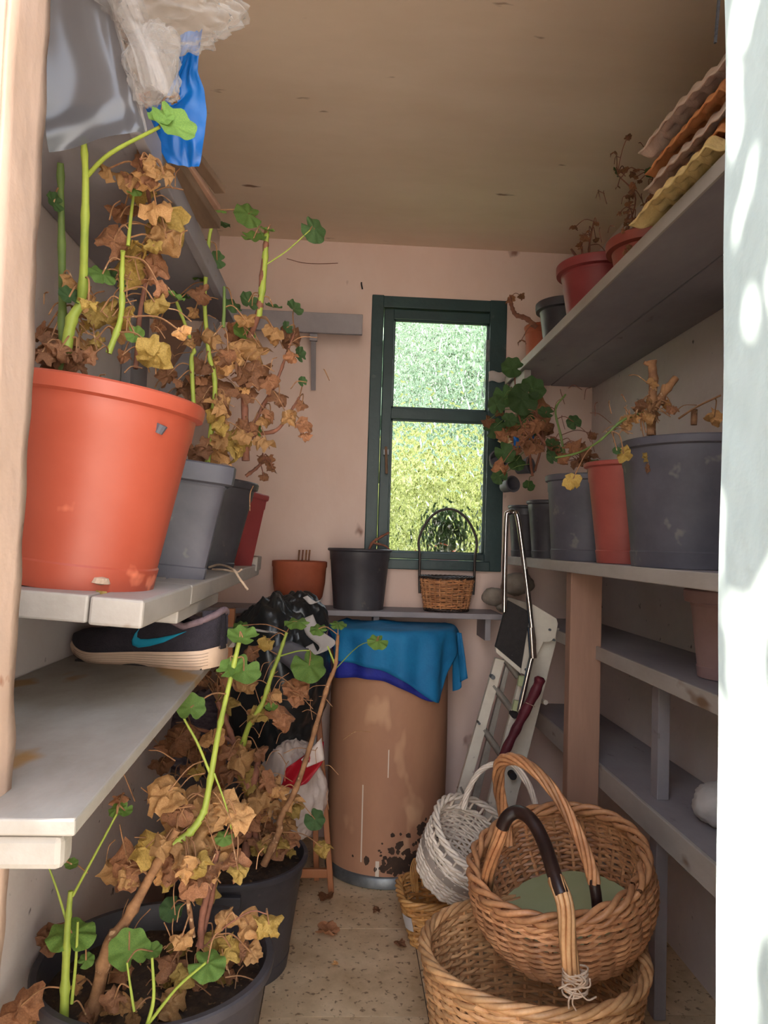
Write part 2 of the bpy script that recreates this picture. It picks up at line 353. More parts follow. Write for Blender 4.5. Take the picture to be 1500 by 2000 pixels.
def blob(c, r, sq=1.0):
    def f():
        while 1:
            p = Vector((random.uniform(-1, 1), random.uniform(-1, 1), random.uniform(-1, 1)))
            if .5 < p.length < 1: return (c[0]+p.x*r[0], c[1]+p.y*r[1], c[2]+p.z*r[2])
    return f
hg = thing('hedge', 'sunlit yellow-green hedge blurred behind the window glass', 'hedge', (1.0, 6.2, -.3))
leafcloud('foliage', 5000, blob((-.2, 0, 1.05), (3.2, .7, 1.3)), .22, HEDGE, hg)
MB().tube([(0, 0, 0), (0, .05, 1.2)], .06, 8).obj('trunk', STEMB, hg)
tr_ = thing('tree', 'green tree blurred behind the left of the window glass', 'tree', (-.3, 9, -.3))
leafcloud('foliage', 5200, blob((.3, 0, 3.6), (3.2, 1.4, 2.9)), .3, mat('pale_foliage', (150, 176, 150), (120, 150, 124), .6, 3), tr_)
MB().tube([(0, 0, 0), (-.6, .05, 2.6)], [.14, .08], 8).obj('trunk', STEMB, tr_)
# round dark shrub standing just outside the pane
op = thing('outdoor_pot_plant', 'dark rounded shrub in a pot showing through the lower pane', 'plant', tuple(at(868, 1100, Y=D+.36)-Vector((0, 0, .02))))
leafcloud('foliage', 900, blob((0, 0, .16), (.095, .08, .10)), .045, GREEND, op)
MB().lathe([(.05, -.06), (.065, .05), (.06, .05), (.05, .03)], 24).obj('pot', CLAY, op, smooth=40)
ol = MB().box((wx0-.5, D+.18, op.location.z-.10), (wx1+.6, D+.56, op.location.z-.06)).obj('outdoor_ledge', STONE); struct(ol, 'masonry ledge outside under the window', 'ledge')
# creeper beside the doorway that throws the dappled shade
cp = thing('creeper', 'leafy creeper overhanging the doorway outside on the left', 'plant', (-.95, .25, -.03))
def can():
    x = random.uniform(-1.16, -.6) if random.random() < .72 else random.uniform(-1.9, -1.16)
    return Vector((x, random.uniform(-.25, .62), 2.8+random.uniform(0, .4)))-cp.location
leafcloud('foliage', 400, can, .105, GREEN, cp)
MB().tube(spline([(0, 0, 0), (.1, .05, .8), (.0, .12, 1.5), (.35, .15, 2.1)], 5), .012, 7).obj('stem', STEMB, cp, smooth=60)

added_hedge = thing('hedge', 'tall dense hedge along the path to the left of the open door', 'hedge', (-1.5, -1.2, -.03))  # unseen hedge, added to cut the sky light reaching the door leaf
def added_hedge_pt(): return Vector((random.gauss(0, .16), random.uniform(-2.0, 1.7), random.uniform(0, 2.1)))
leafcloud('foliage', 5200, added_hedge_pt, .13, GREEND, added_hedge)
MB().tube([(0, 0, 0), (0, .05, 1.8)], .04, 8).obj('trunk', STEMB, added_hedge)
# ------------------------------------------------------------------ shelving
def board(name, x0, x1, y0, y1, z1, th, m, label, cat='shelf', bev=.003, wob=.004):
    def surf(u, v, k):
        x = lerp(x0, x1, u); y = lerp(y0, y1, v); return x, y
    o = MB().box((x0, y0, z1-th), (x1, y1, z1)).obj(name, m, bevel=bev)
    return tag(o, label, cat)
ZU = H+.64; XU = .617      # upper right
def cleat(parent, *bx, m=GREYP): return MB().box(*bx).obj('cleat', m, parent, bevel=.002)
s1 = thing('wall_shelf', 'high grey shelf on the right wall carrying red pots and egg trays', 'shelf')
MB().box((XU, .75, ZU), (.79, D-.03, ZU+.022)).obj('board', GREYP, s1, bevel=.002)
MB().box((.793, .75, ZU), (XR-.002, D-.03, ZU+.022)).obj('board', GREYP, s1, bevel=.002)
MB().box((XU-.006, .75, ZU-.004), (XU, D-.03, ZU+.026)).obj('edge_strip', WHITEB, s1, bevel=.001)
MB().box((XU+.01, D-.28, ZU-.04), (XU+.035, D-.03, ZU-.001)).obj('cleat', WHITEB, s1, bevel=.002)
for y in (1.75,):
    MB().bar((XR-.02, y, ZU-.25), (XR-.02, y, ZU), .03, .03, (0, 1, 0)).obj('bracket', GREYP, s1)
    MB().bar((XR-.03, y-.3, ZU-.12), (XR-.14, y-.3, ZU-.012), .02, .02, (0, 1, 0)).obj('bracket_brace', GREYP, s1)
ZM = H-.033; XM = .635
s2 = thing('wall_shelf', 'white-edged middle shelf on the right carrying the big black pot, propped by the wooden post', 'shelf')
MB().box((XM, .75, ZM-.028), (XR-.002, D-.002, ZM)).obj('board', GREYP, s2, bevel=.003)
MB().box((XM-.008, .75, ZM-.03), (XM, D-.002, ZM+.001)).obj('edge_strip', WHITEB, s2, bevel=.002)
s3 = thing('wall_shelf', 'third grey shelf down on the right, directly under the middle shelf', 'shelf')
MB().box((.725, .75, H-.27-.035), (XR-.002, D-.002, H-.27)).obj('board', GREYP, s3, bevel=.003)
MB().box((.717, .75, H-.305), (.725, D-.002, H-.268)).obj('edge_strip', WHITEB, s3, bevel=.002)
s4 = thing('wall_shelf', 'lowest deep-fronted grey shelf on the right near the floor', 'shelf')
MB().box((.745, .75, H-.6-.03), (XR-.002, D-.002, H-.6)).obj('board', GREYP, s4, bevel=.003)
MB().box((.735, .75, H-.66), (.745, D-.002, H-.598)).obj('fascia', WHITEB, s4, bevel=.002)
MB().box((.78, 1.78, H-.60), (.81, 1.82, H-.306)).obj('upright', GREYP, s4, bevel=.002)
MB().box((.78, 1.78, 0), (.81, 1.82, H-.631)).obj('upright', GREYP, s4, bevel=.002)
pa = at(1116, 1112, Y=2.05); pb = at(1180, 1112, Y=2.05)
ps = MB().box((pa.x, 2.05, 0), (pb.x-.004, 2.095, ZM-.03)).obj('wooden_post', WOOD, bevel=.003); tag(ps, 'bare reddish wooden post propping the middle right shelf', 'post')

# left shelves
ZL1 = H+.545
sl1 = thing('wall_shelf', 'high grey shelf over the left wall with plastic and planks on top', 'shelf')
MB().box((XL+.002, .97, ZL1), (-.30, 1.86, ZL1+.02)).obj('board', GREYP, sl1, bevel=.002)
MB().box((-.30, .97, ZL1-.015), (-.283, 1.86, ZL1+.03)).obj('fascia', GREYP, sl1, bevel=.002)
MB().bar((XL+.02, 1.8, ZL1-.30), (-.33, 1.8, ZL1-.01), .03, .03, (0, 1, 0)).obj('brace', GREYP, sl1, bevel=.002)
MB().box((XL+.002, 1.70, ZL1-.34), (XL+.024, 1.84, ZL1)).obj('wall_plate', GREYP, sl1, bevel=.002)
ZL2 = H-.080
sl2 = thing('wall_shelf', 'rough white double-board shelf on the left under the big orange pot', 'shelf', (-.25, .96, ZL2))
sl2.rotation_euler = (.008, math.radians(3.2), 0)
MB().box((-.262, 0, -.036), (-.07, 1.30, 0)).obj('board', WHITEB, sl2, bevel=.003)
MB().box((-.068, 0, -.038), (0, .30, -.001)).obj('board', WHITEB, sl2, bevel=.004)
MB().box((-.068, .303, -.036), (0, 1.30, -.001)).obj('board', WHITEB, sl2, bevel=.004)
MB().box((-.22, .24, -.060), (-.006, .62, -.038)).obj('under_board', WHITEB, sl2, bevel=.003)
MB().box((-.03, 1.20, -.02), (.004, 1.302, .022)).obj('end_block', WHITEB, sl2, bevel=.003)
ZL3 = H-.233
sl3 = thing('wall_shelf', 'low stained white shelf on the left holding the shoe', 'shelf')
q0 = at(140, 1608, Z=ZL3); q1 = at(402, 1300, Z=ZL3)
x3 = q0.x; x4 = q1.x
b = MB(); th = .014
for (a, c) in (((q0.y+.008, x3), (2.0, x4-.02)),):
    vs = [(XL+.003, a[0], ZL3-th), (a[1], a[0], ZL3-th), (c[1], c[0], ZL3-th), (XL+.003, c[0], ZL3-th), (XL+.003, a[0], ZL3), (a[1], a[0], ZL3), (c[1], c[0], ZL3), (XL+.003, c[0], ZL3)]
    b.add(vs, [(0,3,2,1),(4,5,6,7),(0,1,5,4),(1,2,6,5),(2,3,7,6),(3,0,4,7)])
b.obj('board', LOWSH, sl3, bevel=.002)
MB().box((-.297, .632, ZL3-.044), (-.222, .66, ZL3-th-.001)).obj('bearer', LOWSH, sl3, bevel=.006)
MB().box((XL+.003, 1.93, ZL3-.045), (-.27, 1.96, ZL3-th-.001)).obj('bearer', WHITEB, sl3, bevel=.004)

# back shelves
zb = at(700, 1193, Y=2.66).z
sb = thing('wall_shelf', 'long narrow grey ledge under the window along the back wall', 'shelf')
MB().box((XL+.003, 2.66, zb-.020), (.585, D-.002, zb)).obj('board', GREYP, sb, bevel=.002)
for x in (-.35, .12, .53): MB().box((x, 2.70, zb-.10), (x+.02, D-.002, zb-.021)).obj('bracket', GREYP, sb)
zk = at(595, 612, Y=2.72).z
sk = thing('wall_shelf', 'small grey shelf on a thin bracket left of the window', 'shelf')
xk0, xk1 = at(455, 620, Y=2.72).x, at(708, 630, Y=2.72).x
MB().box((xk0, 2.70, zk-.075), (xk1, 2.718, zk)).obj('fascia', GREYP, sk, bevel=.002)
MB().box((xk0, 2.719, zk-.018), (xk1, D-.002, zk)).obj('board', GREYP, sk, bevel=.002)
xa = at(615, 640, Y=2.8).x
MB().box((xa-.014, 2.72, zk-.10), (xa+.014, 2.735, zk-.019)).obj('bracket', GREYP, sk)
MB().bar((xa, 2.73, zk-.10), (xa, D-.012, zk-.255), .018, .012, (0, 1, 0)).obj('bracket_brace', GREYP, sk)

# ------------------------------------------------------------------ pots
def pot(parent, rt, rb, h, m, rim=.012, rh=.03, n=56, sq=0, soil=True, ridge=True, sd=.03, name='pot'):
    t = .0035
    pr = [(rb*.92, .004), (rb, .0), (rb+.001, .01)]
    if ridge: pr += [(lerp(rb, rt, .12)+.0005, h*.12), (lerp(rb, rt, .125)-.0015, h*.13)]
    zr = h-rh
    pr += [(lerp(rb, rt, .8), h*.80), (lerp(rb, rt, .81)+.002, h*.815), (lerp(rb, rt, zr/h)+.001, zr), (rt+rim*.85, zr+.003), (rt+rim, zr+rh*.5), (rt+rim, h-.003), (rt+rim-.003, h),
           (rt-t*.3, h), (rt-t, h-.004), (lerp(rb, rt, (h-sd)/h)-t, h-sd-.004), (lerp(rb, rt, .5)-t, h*.5), (rb-t, .012), (.002, .01)]
    o = MB().lathe(pr, n, sq).obj(name, m, parent, smooth=35)
    if soil:
        rs = lerp(rb, rt, (h-sd)/h)-t+.001
        def sf(u, v):
            a = u*2*pi; r = rs*v; k = 1/((abs(cos(a))**sq+abs(sin(a))**sq)**(1/sq)) if sq else 1
            return Vector((r*k*cos(a), r*k*sin(a), h-sd+.008*N((r*cos(a), r*sin(a), 0), 30, h)+.006*(1-v)))
        MB().grid(sf, 30, 8, True).obj('soil', SOIL, parent, smooth=60)
    return o

# ------------------------------------------------------------------ leaves
def leafmesh(kind, seed, m):
    rnd = random.Random(seed); nr, na = (5, 42) if kind == 'green' else (7, 32)
    vs = [Vector((0, 0, 0))]; 
    for i in range(1, nr+1):
        for k in range(na):
            a = 2*pi*(k+.5)/na; r = i/nr; d = abs(a-pi)   # cleft at a = pi/… (petiole side -x)
            cle = 1-.55*math.exp(-((a-pi)/.22)**2)
            lob = 1+(.04 if kind == 'green' else .03)*cos(a*7+.5)*r+.03*cos(a*21)*r
            R = .5*r*cle*lob
            x, y = R*cos(a), R*sin(a)
            if kind == 'green': z = .10*r*r*(1 if seed % 2 else -1)+.05*r*cos(a*7)*r+.04*N((x, y, seed), 5)
            else:
                z = 0
            vs.append(Vector((x, y, z)))
    if kind != 'green':
        ax = rnd.uniform(0, pi); cur = rnd.uniform(2.0, 4.2)
        for i, p in enumerate(vs):
            u = p.x*cos(ax)+p.y*sin(ax); t = -p.x*sin(ax)+p.y*cos(ax)
            th_ = abs(u)*cur; rr = 1/cur
            u2 = math.copysign(sin(th_)*rr, u); z = -(1-cos(th_))*rr
            rad = sqrt(p.x**2+p.y**2); an = math.atan2(p.y, p.x)
            z += .10*rad*cos(an*7+seed)+.12*N((u, t, seed*3.1), 6)
            t2 = t*(1-.35*abs(sin(u*5+seed)))
            vs[i] = Vector((u2+.10*N((t, z, seed), 5), t2+.1*N((u, z, seed+9), 5), z))
    fs = [(0, 1+k, 1+(k+1) % na) for k in range(na)]
    for i in range(nr-1):
        for k in range(na): a0 = 1+i*na; fs.append((a0+k, a0+na+k, a0+na+(k+1) % na, a0+(k+1) % na))
    b_ = MB(); b_.add(vs, fs); return b_.mesh('leaf', m, 50)
LM = {'g': [leafmesh('green', i, GREEN) for i in range(4)], 'k': [leafmesh('green', i+7, GREEND) for i in range(4)],
      'd': [leafmesh('dry', i, DRY) for i in range(6)], 'b': [leafmesh('dry', i+10, DRYB) for i in range(6)], 'y': [leafmesh('dry', i+20, DRYY) for i in range(5)]}
class Plant:
    def __init__(s, root): s.r = root; s.inv = root.matrix_basis.inverted() if root.parent is None else None; s.st = MB(); s.nodes = []; s.rnd = random.Random(hash(root['label']) % 1 or len(root['label']))
    def loc(s, p): return s.inv @ Vector(p)
    def P(s, q):
        w_ = at(q[0], q[1], Y=q[2])
        if w_.x < XL+.045: w_ = at(q[0], q[1], X=XL+.045)
        return s.loc(w_)
    def stem(s, pts, r0, r1, m, k=6, knob=0, sides=8):
        pp = spline([s.P(q) for q in pts], k); n = len(pp)
        rr = []
        for i in range(n):
            r = lerp(r0, r1, i/(n-1))*(1+.10*N(pp[i], 60))
            if knob and i % knob == knob-1: r *= 1.28
            rr.append(r)
        s.nodes += pp; MB().tube(pp, rr, sides).obj('stem', m, s.r, smooth=60); return s
    def leaf(s, px, py, Y, d, kind='d', face=.5, spin=None, petiole=True, frm=None, tilt=None):
        if at(px, py, Y=Y).x < XL+.045: Y = at(px, py, X=XL+.045).y
        p = s.P((px, py, Y)); rn = s.rnd
        up = Vector((0, 0, 1)); camd = Vector((-(at(px, py, Y=Y).x), -Y, H-at(px, py, Y=Y).z)).normalized()
        nrm = (up*(1-face)+camd*face+Vector((rn.uniform(-.35, .35), rn.uniform(-.35, .35), rn.uniform(-.25, .25)))).normalized()
        if tilt: nrm = Vector(tilt).normalized()
        q = nrm.to_track_quat('Z', 'Y') @ Quaternion((0, 0, 1), spin if spin is not None else rn.uniform(0, 6.28))
        o = bpy.data.objects.new('leaf', rn.choice(LM[kind])); C.objects.link(o); o.parent = s.r
        o.rotation_mode = 'QUATERNION'; o.rotation_quaternion = q; o.location = p; sc = d*Y/F*(1.0 if kind in 'gk' else 1.25); o.scale = (sc, sc*rn.uniform(.85, 1.1), sc)
        if petiole and s.nodes:
            a = s.P(frm) if frm else min(s.nodes, key=lambda t: (t-p+Vector((0, 0, -.02))).length)
            mid = (a+p)/2+Vector((rn.uniform(-.006, .006), rn.uniform(-.006, .006), .012 if kind in 'gk' else .014))
            s.st.tube(spline([a, mid, p], 4), [.0013]*9, 5)
        return s
    def cluster(s, px, py, Y, sx_, sy_, n, d, kinds='ddb', sY=.06, pet=True):
        for i in range(max(4, int(n*.68))):
            x = px+s.rnd.gauss(0, sx_*.5); y = py+s.rnd.gauss(0, sy_*.5)
            s.leaf(x, y, Y+s.rnd.uniform(-sY, sY), d*s.rnd.uniform(.6, 1.2), s.rnd.choice(kinds), s.rnd.uniform(.3, .9), petiole=pet)
        return s
    def twigs(s, px, py, Y, sx_, sy_, n, r=.0011, ln=50, m=None):
        for i in range(n):
            x = px+s.rnd.gauss(0, sx_*.5); y = py+s.rnd.gauss(0, sy_*.5); a = s.rnd.uniform(0, 6.28); L = ln*s.rnd.uniform(.5, 1.2)
            s.st.tube(spline([s.P((x, y, Y)), s.P((x+L*.5*cos(a), y+L*.5*sin(a)-8, Y+.01)), s.P((x+L*cos(a)+6, y+L*sin(a), Y))], 4), r, 4)
        return s
    def done(s, m=STEMR):
        if s.st.v: o = s.st.obj('leaf_stalks', m, s.r, smooth=60); o['kind'] = 'stuff'
bpy.context.view_layer.update()

# ---- big orange pot on the left shelf
P0 = thing('potted_geranium', 'large bright orange plastic pot with a tall wilting geranium, front of the left shelf', 'plant', (-.392, 1.11, ZL2+.010), (math.radians(1), math.radians(6.5), 0))
po = pot(P0, .138, .112, .283, TERRA, .010, .024, 72)
MB().lathe([(.001, 0), (.013, .003), (.010, .010), (.001, .012)], 14).obj('drain_lump', ROPE, P0).location = (.066, -.090, .012)
h = MB().tube([(.112, -.079, .24), (.108, -.078, .228)], [.008, .006], 10).obj('rim_notch', GREYPOT, P0)

dl = MB().grid(lambda u, v: Vector(((u-.5)*.014*(1-v*.3)+.004*sin(v*5), -.003*sin(u*pi), -v*.045)), 4, 8).obj('dried_petal', DRYY, P0, solid=.001); dl.location = (.072, -.100, .006)
p = Plant(P0); Y = 1.10
p.stem([(122, 740, Y), (122, 600, Y), (120, 450, Y), (118, 318, 1.06)], .0065, .0045, STEMD, 5, 5)
p.stem([(128, 690, Y-.02), (140, 625, Y-.02), (160, 580, Y-.02), (165, 470, 1.04), (167, 350, 1.0), (163, 268, .96)], .0085, .0038, STEMG, 5, 6)
p.stem([(169, 345, 1.0), (215, 300, .97), (312, 248, .94)], .0034, .0022, STEMG, 5)
p.stem([(212, 690, Y), (236, 620, Y), (238, 540, Y), (240, 490, Y-.02)], .0048, .003, STEMG, 5, 4)
p.stem([(250, 480, Y), (256, 420, Y), (262, 372, Y)], .003, .002, STEMG, 4)
p.stem([(265, 720, Y+.04), (275, 600, Y+.05), (300, 480, Y+.05), (290, 380, 1.08), (275, 310, 1.0)], .004, .002, STEMR, 5, 4)
p.leaf(338, 244, .94, 92, 'g', tilt=(.5, -.95, .55), petiole=False)
p.leaf(314, 232, .935, 50, 'g', tilt=(.1, -.9, .5), petiole=False)
for (x, y, d, k, f) in ((318, 440, 105, 'y', .7), (325, 465, 80, 'd', .8), (250, 512, 104, 'y', .75), (222, 470, 70, 'b', .6), (305, 400, 70, 'd', .5), (262, 368, 34, 'g', .6), (200, 535, 60, 'g', .4), (225, 545, 50, 'k', .5),
                        (196, 610, 70, 'y', .7), (180, 600, 46, 'd', .7), (302, 590, 50, 'y', .6), (302, 692, 66, 'y', .8), (240, 640, 60, 'd', .6), (135, 580, 44, 'k', .5), (105, 395, 44, 'k', .5), (210, 330, 44, 'd', .3), (250, 345, 56, 'd', .4),
                        (285, 300, 44, 'b', .4), (285, 340, 60, 'd', .6), (262, 345, 44, 'b', .4), (310, 555, 60, 'b', .5), (265, 655, 40, 'g', .5), (340, 190, 22, 'd', .8), (342, 580, 40, 'g', .5), (300, 520, 60, 'b', .6), (165, 675, 54, 'd', .7), (100, 660, 60, 'b', .6), (102, 690, 60, 'b', .7)):
    p.leaf(x, y, Y+p.rnd.uniform(-.04, .06) if y > 420 else lerp(.98, 1.07, (y-180)/240), d, k, f)
p.cluster(285, 420, Y+.04, 60, 160, 16, 52, 'dbby'); p.cluster(215, 640, Y, 130, 70, 14, 48, 'ddby'); p.cluster(120, 690, Y, 60, 40, 12, 52, 'bbd'); p.cluster(300, 340, 1.01, 50, 50, 10, 42, 'bdb', .02)
p.twigs(190, 640, Y, 160, 110, 34); p.twigs(280, 400, Y, 90, 160, 22); p.done(STEMB)

# ---- pots behind it
P1 = thing('potted_geranium', 'dusty dark grey square-rimmed pot with a dried geranium, next behind the big orange pot', 'plant', (-.338, 1.44, ZL2+.002), (0, math.radians(5), .3))
pot(P1, .088, .068, .222, GREYPOT, .010, .038, 56, sq=9)
p = Plant(P1); Y = 1.50
p.stem([(405, 905, Y), (420, 760, Y), (408, 690, Y), (400, 600, Y), (402, 540, Y), (408, 470, Y), (415, 435, Y)], .0055, .003, STEMG, 6, 5)
p.stem([(480, 900, Y+.06), (478, 800, Y+.06), (476, 700, Y+.06), (505, 610, Y+.06), (512, 540, Y+.06), (520, 470, Y+.06), (520, 450, Y+.06)], .008, .0045, STEMR, 6, 5)
p.stem([(505, 620, Y+.06), (515, 540, Y+.06), (520, 470, Y+.06), (522, 452, Y+.06)], .0070, .0048, STEMG, 6, 5)
p.stem([(378, 790, Y-.05), (374, 700, Y-.05), (378, 680, Y-.05), (345, 590, Y-.05)], .0045, .003, STEMG, 5, 5)
p.stem([(436, 640, Y), (438, 600, Y), (438, 560, Y)], .004, .003, STEMD, 4)
p.stem([(470, 880, Y+.08), (495, 850, Y+.08), (540, 840, Y+.08), (570, 800, Y+.09), (585, 775, Y+.09)], .0055, .0022, STEMR, 6, 4)
p.stem([(480, 860, Y+.08), (510, 800, Y+.08), (540, 745, Y+.08), (560, 690, Y+.09), (575, 650, Y+.09)], .005, .0018, STEMR, 6, 4)
p.stem([(520, 470, Y+.06), (495, 430, Y+.06)], .002, .0015, STEMD, 3)
p.stem([(515, 520, Y+.06), (560, 490, Y+.05), (605, 450, Y+.04)], .0017, .0013, STEMG, 4)
for (x, y, d, k, t) in ((485, 418, 56, 'g', (.1, -1, .35)), (495, 466, 50, 'g', (-.2, -.6, .7)), (522, 450, 30, 'g', (.0, -.5, .8)), (614, 448, 56, 'k', (.2, -1, .1)), (427, 432, 46, 'k', (.0, -.25, 1)), (430, 410, 26, 'g', (0, -.6, .8)),
                        (424, 508, 34, 'k', (.4, -1, .1)), (398, 545, 40, 'g', (0, -.35, 1)), (485, 590, 44, 'k', (.3, -.9, .4)), (455, 595, 40, 'k', (.2, -.7, .5)), (534, 600, 34, 'k', (0, -.5, 1)), (574, 603, 44, 'k', (.4, -.8, .6)), (585, 692, 32, 'k', (.5, -.8, 0)),
                        (560, 640, 26, 'k', (.4, -.7, .2)), (475, 655, 56, 'g', (.3, -.8, .6)), (590, 745, 20, 'k', (.3, -.9, 0)), (505, 842, 26, 'g', (.9, -.4, 0)), (348, 580, 46, 'k', (0, -.5, 1))):
    p.leaf(x, y, Y+.05, d, k, tilt=t)
for (x, y, d, k) in ((420, 775, 88, 'b'), (440, 790, 60, 'd'), (470, 870, 74, 'y'), (452, 850, 60, 'y'), (425, 880, 60, 'd'), (470, 690, 60, 'd'), (500, 680, 60, 'd'), (510, 730, 66, 'b'), (525, 745, 44, 'b'), (545, 775, 40, 'b'), (590, 790, 26, 'b'), (595, 830, 34, 'b'), (388, 500, 34, 'b'),
                     (400, 530, 34, 'd'), (380, 610, 30, 'd'), (390, 660, 30, 'b'), (540, 660, 40, 'd'), (596, 850, 24, 'b')):
    p.leaf(x, y, Y+.03, d, k, .75)
p.cluster(450, 830, Y, 90, 110, 26, 50, 'bddy'); p.cluster(470, 720, Y+.04, 130, 110, 26, 44, 'bdbd'); p.cluster(360, 700, Y-.04, 80, 110, 14, 42, 'bdb'); p.twigs(450, 720, Y+.02, 150, 200, 50, ln=46)
p.done(STEMB)
P2 = thing('potted_geranium', 'narrow black pot with a drooping dried sprig, third along the left shelf', 'plant', (-.335, 1.80, ZL2+.002), (0, math.radians(6), 0))
pot(P2, .096, .07, .225, BLACKP, .008, .02, 40)
p = Plant(P2); Y = 1.76
p.stem([(480, 930, Y), (500, 915, Y), (515, 900, Y)], .004, .003, STEMR, 5, 3)
p.cluster(515, 905, Y, 30, 36, 9, 26, 'bb', .02); p.done(STEMR)
P3 = thing('plant_pot', 'slim red plastic pot at the far end of the left shelf', 'pot', (-.300, 2.06, ZL2+.000), (0, math.radians(7), 0))
pot(P3, .062, .048, .215, REDP, .006, .018, 4, soil=False, ridge=False)
P3.rotation_euler = (0, math.radians(7), .3)
# string on the shelf
st = MB().tube(spline([at(408, 1108, Y=1.72), at(430, 1103, Y=1.7), at(455, 1112, Y=1.62), at(468, 1130, Y=1.60), at(484, 1152, Y=1.60)], 8), .0026, 6)
st.tube(spline([at(415, 1112, Y=1.68), at(440, 1113, Y=1.64), at(463, 1117, Y=1.61), at(472, 1112, Y=1.60)], 8), .0022, 6)
tag(st.obj('twine', ROPE, smooth=60), 'pale twine trailing over the edge of the left shelf', 'string')
# wooden battens behind the plants
bt = MB().bar(at(330, 590, Y=1.90), at(345, 760, Y=1.90), .070, .02, (0, 1, 0)).obj('wooden_batten', WOOD, bevel=.003); tag(bt, 'broad brown wooden batten upright behind the left plants', 'plank')
bt = MB().bar(at(250, 560, Y=1.86), at(240, 740, Y=1.86), .025, .02, (0, 1, 0)).obj('wooden_batten', WOOD, bevel=.003); tag(bt, 'thin brown wooden batten upright behind the orange pot plant', 'plank')

# ------------------------------------------------------------------ top left: film, blue bag, planks
for i, (a, c, w_, t_) in enumerate((((352, 318), (378, 432), .035, .018), ((372, 318), (398, 402), .018, .01), ((350, 330), (362, 420), .02, .012))):
    A = at(a[0], a[1], Y=1.16); B_ = at(c[0], c[1], Y=1.36); B_.z = max(B_.z, ZL1+.03)
    A = Vector((-.29+i*.012, 1.14, ZL1+.040+i*.014)); B_ = Vector((-.262+i*.014, 1.36-.04*i, ZL1+.036+i*.013))
    o = MB().bar(A, B_, w_, t_).obj('plank', OLDWOOD if i != 1 else WOOD, bevel=.002)
    tag(o, ('rough dark wood plank, lowest on the high left shelf', 'pale thin lath on the edge of the high left shelf', 'narrow offcut beside the pale lath on the high left shelf')[i], 'plank')
def bluebag(u, v, sgn):
    L = [(352, 70), (350, 100), (346, 150), (338, 196), (283, 206), (296, 262), (312, 290), (327, 318)]
    R = [(396, 58), (390, 100), (386, 140), (398, 172), (404, 220), (400, 262), (394, 300), (388, 324)]
    t = v*(len(L)-1); i = min(int(t), len(L)-2); f = t-i
    l_ = Vector(L[i]).lerp(Vector(L[i+1]), f); r_ = Vector(R[i]).lerp(Vector(R[i+1]), f)
    q = l_.lerp(r_, u)
    fat = .008*sin(pi*u)**.6*(.35+.65*v)*(1 if v < .8 else (1-v)*5)
    P_ = at(q.x, q.y, Y=1.06+.01*v)
    return P_+Vector((0, sgn*fat+.008*N((u*1.4, v*2.2, 3), 2.2)+.005*abs(N((u*2+v, v*3, 8), 2)), 0))
b = MB().grid(lambda u, v: bluebag(u, v, -1), 26, 44); b.grid(lambda u, v: bluebag(1-u, v, 1), 26, 44)
bb = thing('blue_bag', 'bright blue plastic bag hanging from the high left shelf', 'bag', tuple(at(345, 320, Y=1.06)))
o = b.obj('bag_body', BLUEB, None, smooth=50); o.parent = bb; o.location = -bb.location
o = MB().tube([at(385, 62, Y=1.06), Vector((-.29, 1.05, ZL1+.035))], .0025, 5).obj('tie', BLUEB, bb); o.location = -bb.location
# crumpled clear film
def filmsheet(u, v):
    L = [(60, -60), (70, 60), (82, 170), (90, 290)]; R = [(210, -60), (232, 60), (258, 150), (286, 262)]
    t = v*3; i = min(int(t), 2); f = t-i; q = Vector(L[i]).lerp(Vector(L[i+1]), f).lerp(Vector(R[i]).lerp(Vector(R[i+1]), f), u)
    P_ = at(q.x, q.y, Y=.93+.04*u); return P_+Vector((0, .010*N((u*.8, v*.8, 0), 2)+.008*sin(u*16+v*3)*max(0, u-.8)*3+.006*sin(v*26+u*5)*max(0, v-.75)*3, 0))
fs_ = thing('plastic_sheet', 'translucent plastic sheet draped off the near end of the high left shelf', 'plastic sheet')
MB().grid(filmsheet, 60, 50).obj('film', SHEET, fs_, smooth=60)
MB().tube(spline([filmsheet(1, i/8) for i in range(9)], 4), .0032, 6).obj('rolled_hem', FILM, fs_, smooth=60)
def crump(c, r, seed, nu=90, nv=60):
    def f(u, v):
        a = u*2*pi; ph = (v-.5)*pi; d = Vector((cos(ph)*cos(a), cos(ph)*sin(a), sin(ph)))
        k = 1+.30*N(d, 1.6, seed)+.22*(abs(N(d, 4, seed+2))-.2)+.10*(abs(N(d, 9, seed+4))-.15)
        return Vector((c[0]+d.x*r[0]*k, c[1]+d.y*r[1]*k, c[2]+d.z*r[2]*k))
    return MB().grid(f, nu, nv, True)
cb = thing('crumpled_bag', 'crumpled clear plastic bag drooping over the edge of the high left shelf', 'bag', tuple(at(330, 40, Y=.98)))
c0 = at(330, 20, Y=.97)-cb.location; crump(c0, (.085, .05, .045), 3).obj('bag_body', FILM, cb, smooth=40)
c0 = at(300, 125, Y=.96)-cb.location; crump(c0, (.034, .03, .052), 8).obj('bag_tail', FILM, cb, smooth=40)
for i in range(5):
    a = at(215+i*12, -10, Y=.95)-cb.location; c = at(268+i*14, 90+i*16, Y=.93)-cb.location; d_ = at(290+i*10, 170+i*4, Y=.93)-cb.location
    MB().grid(lambda u, v: spline([a, c, d_], 8)[min(int(v*16), 16)]+Vector((u*.02-.01, .004*sin(u*7+i), .004*cos(u*9))), 5, 17).obj('fold', FILM, cb, smooth=60)

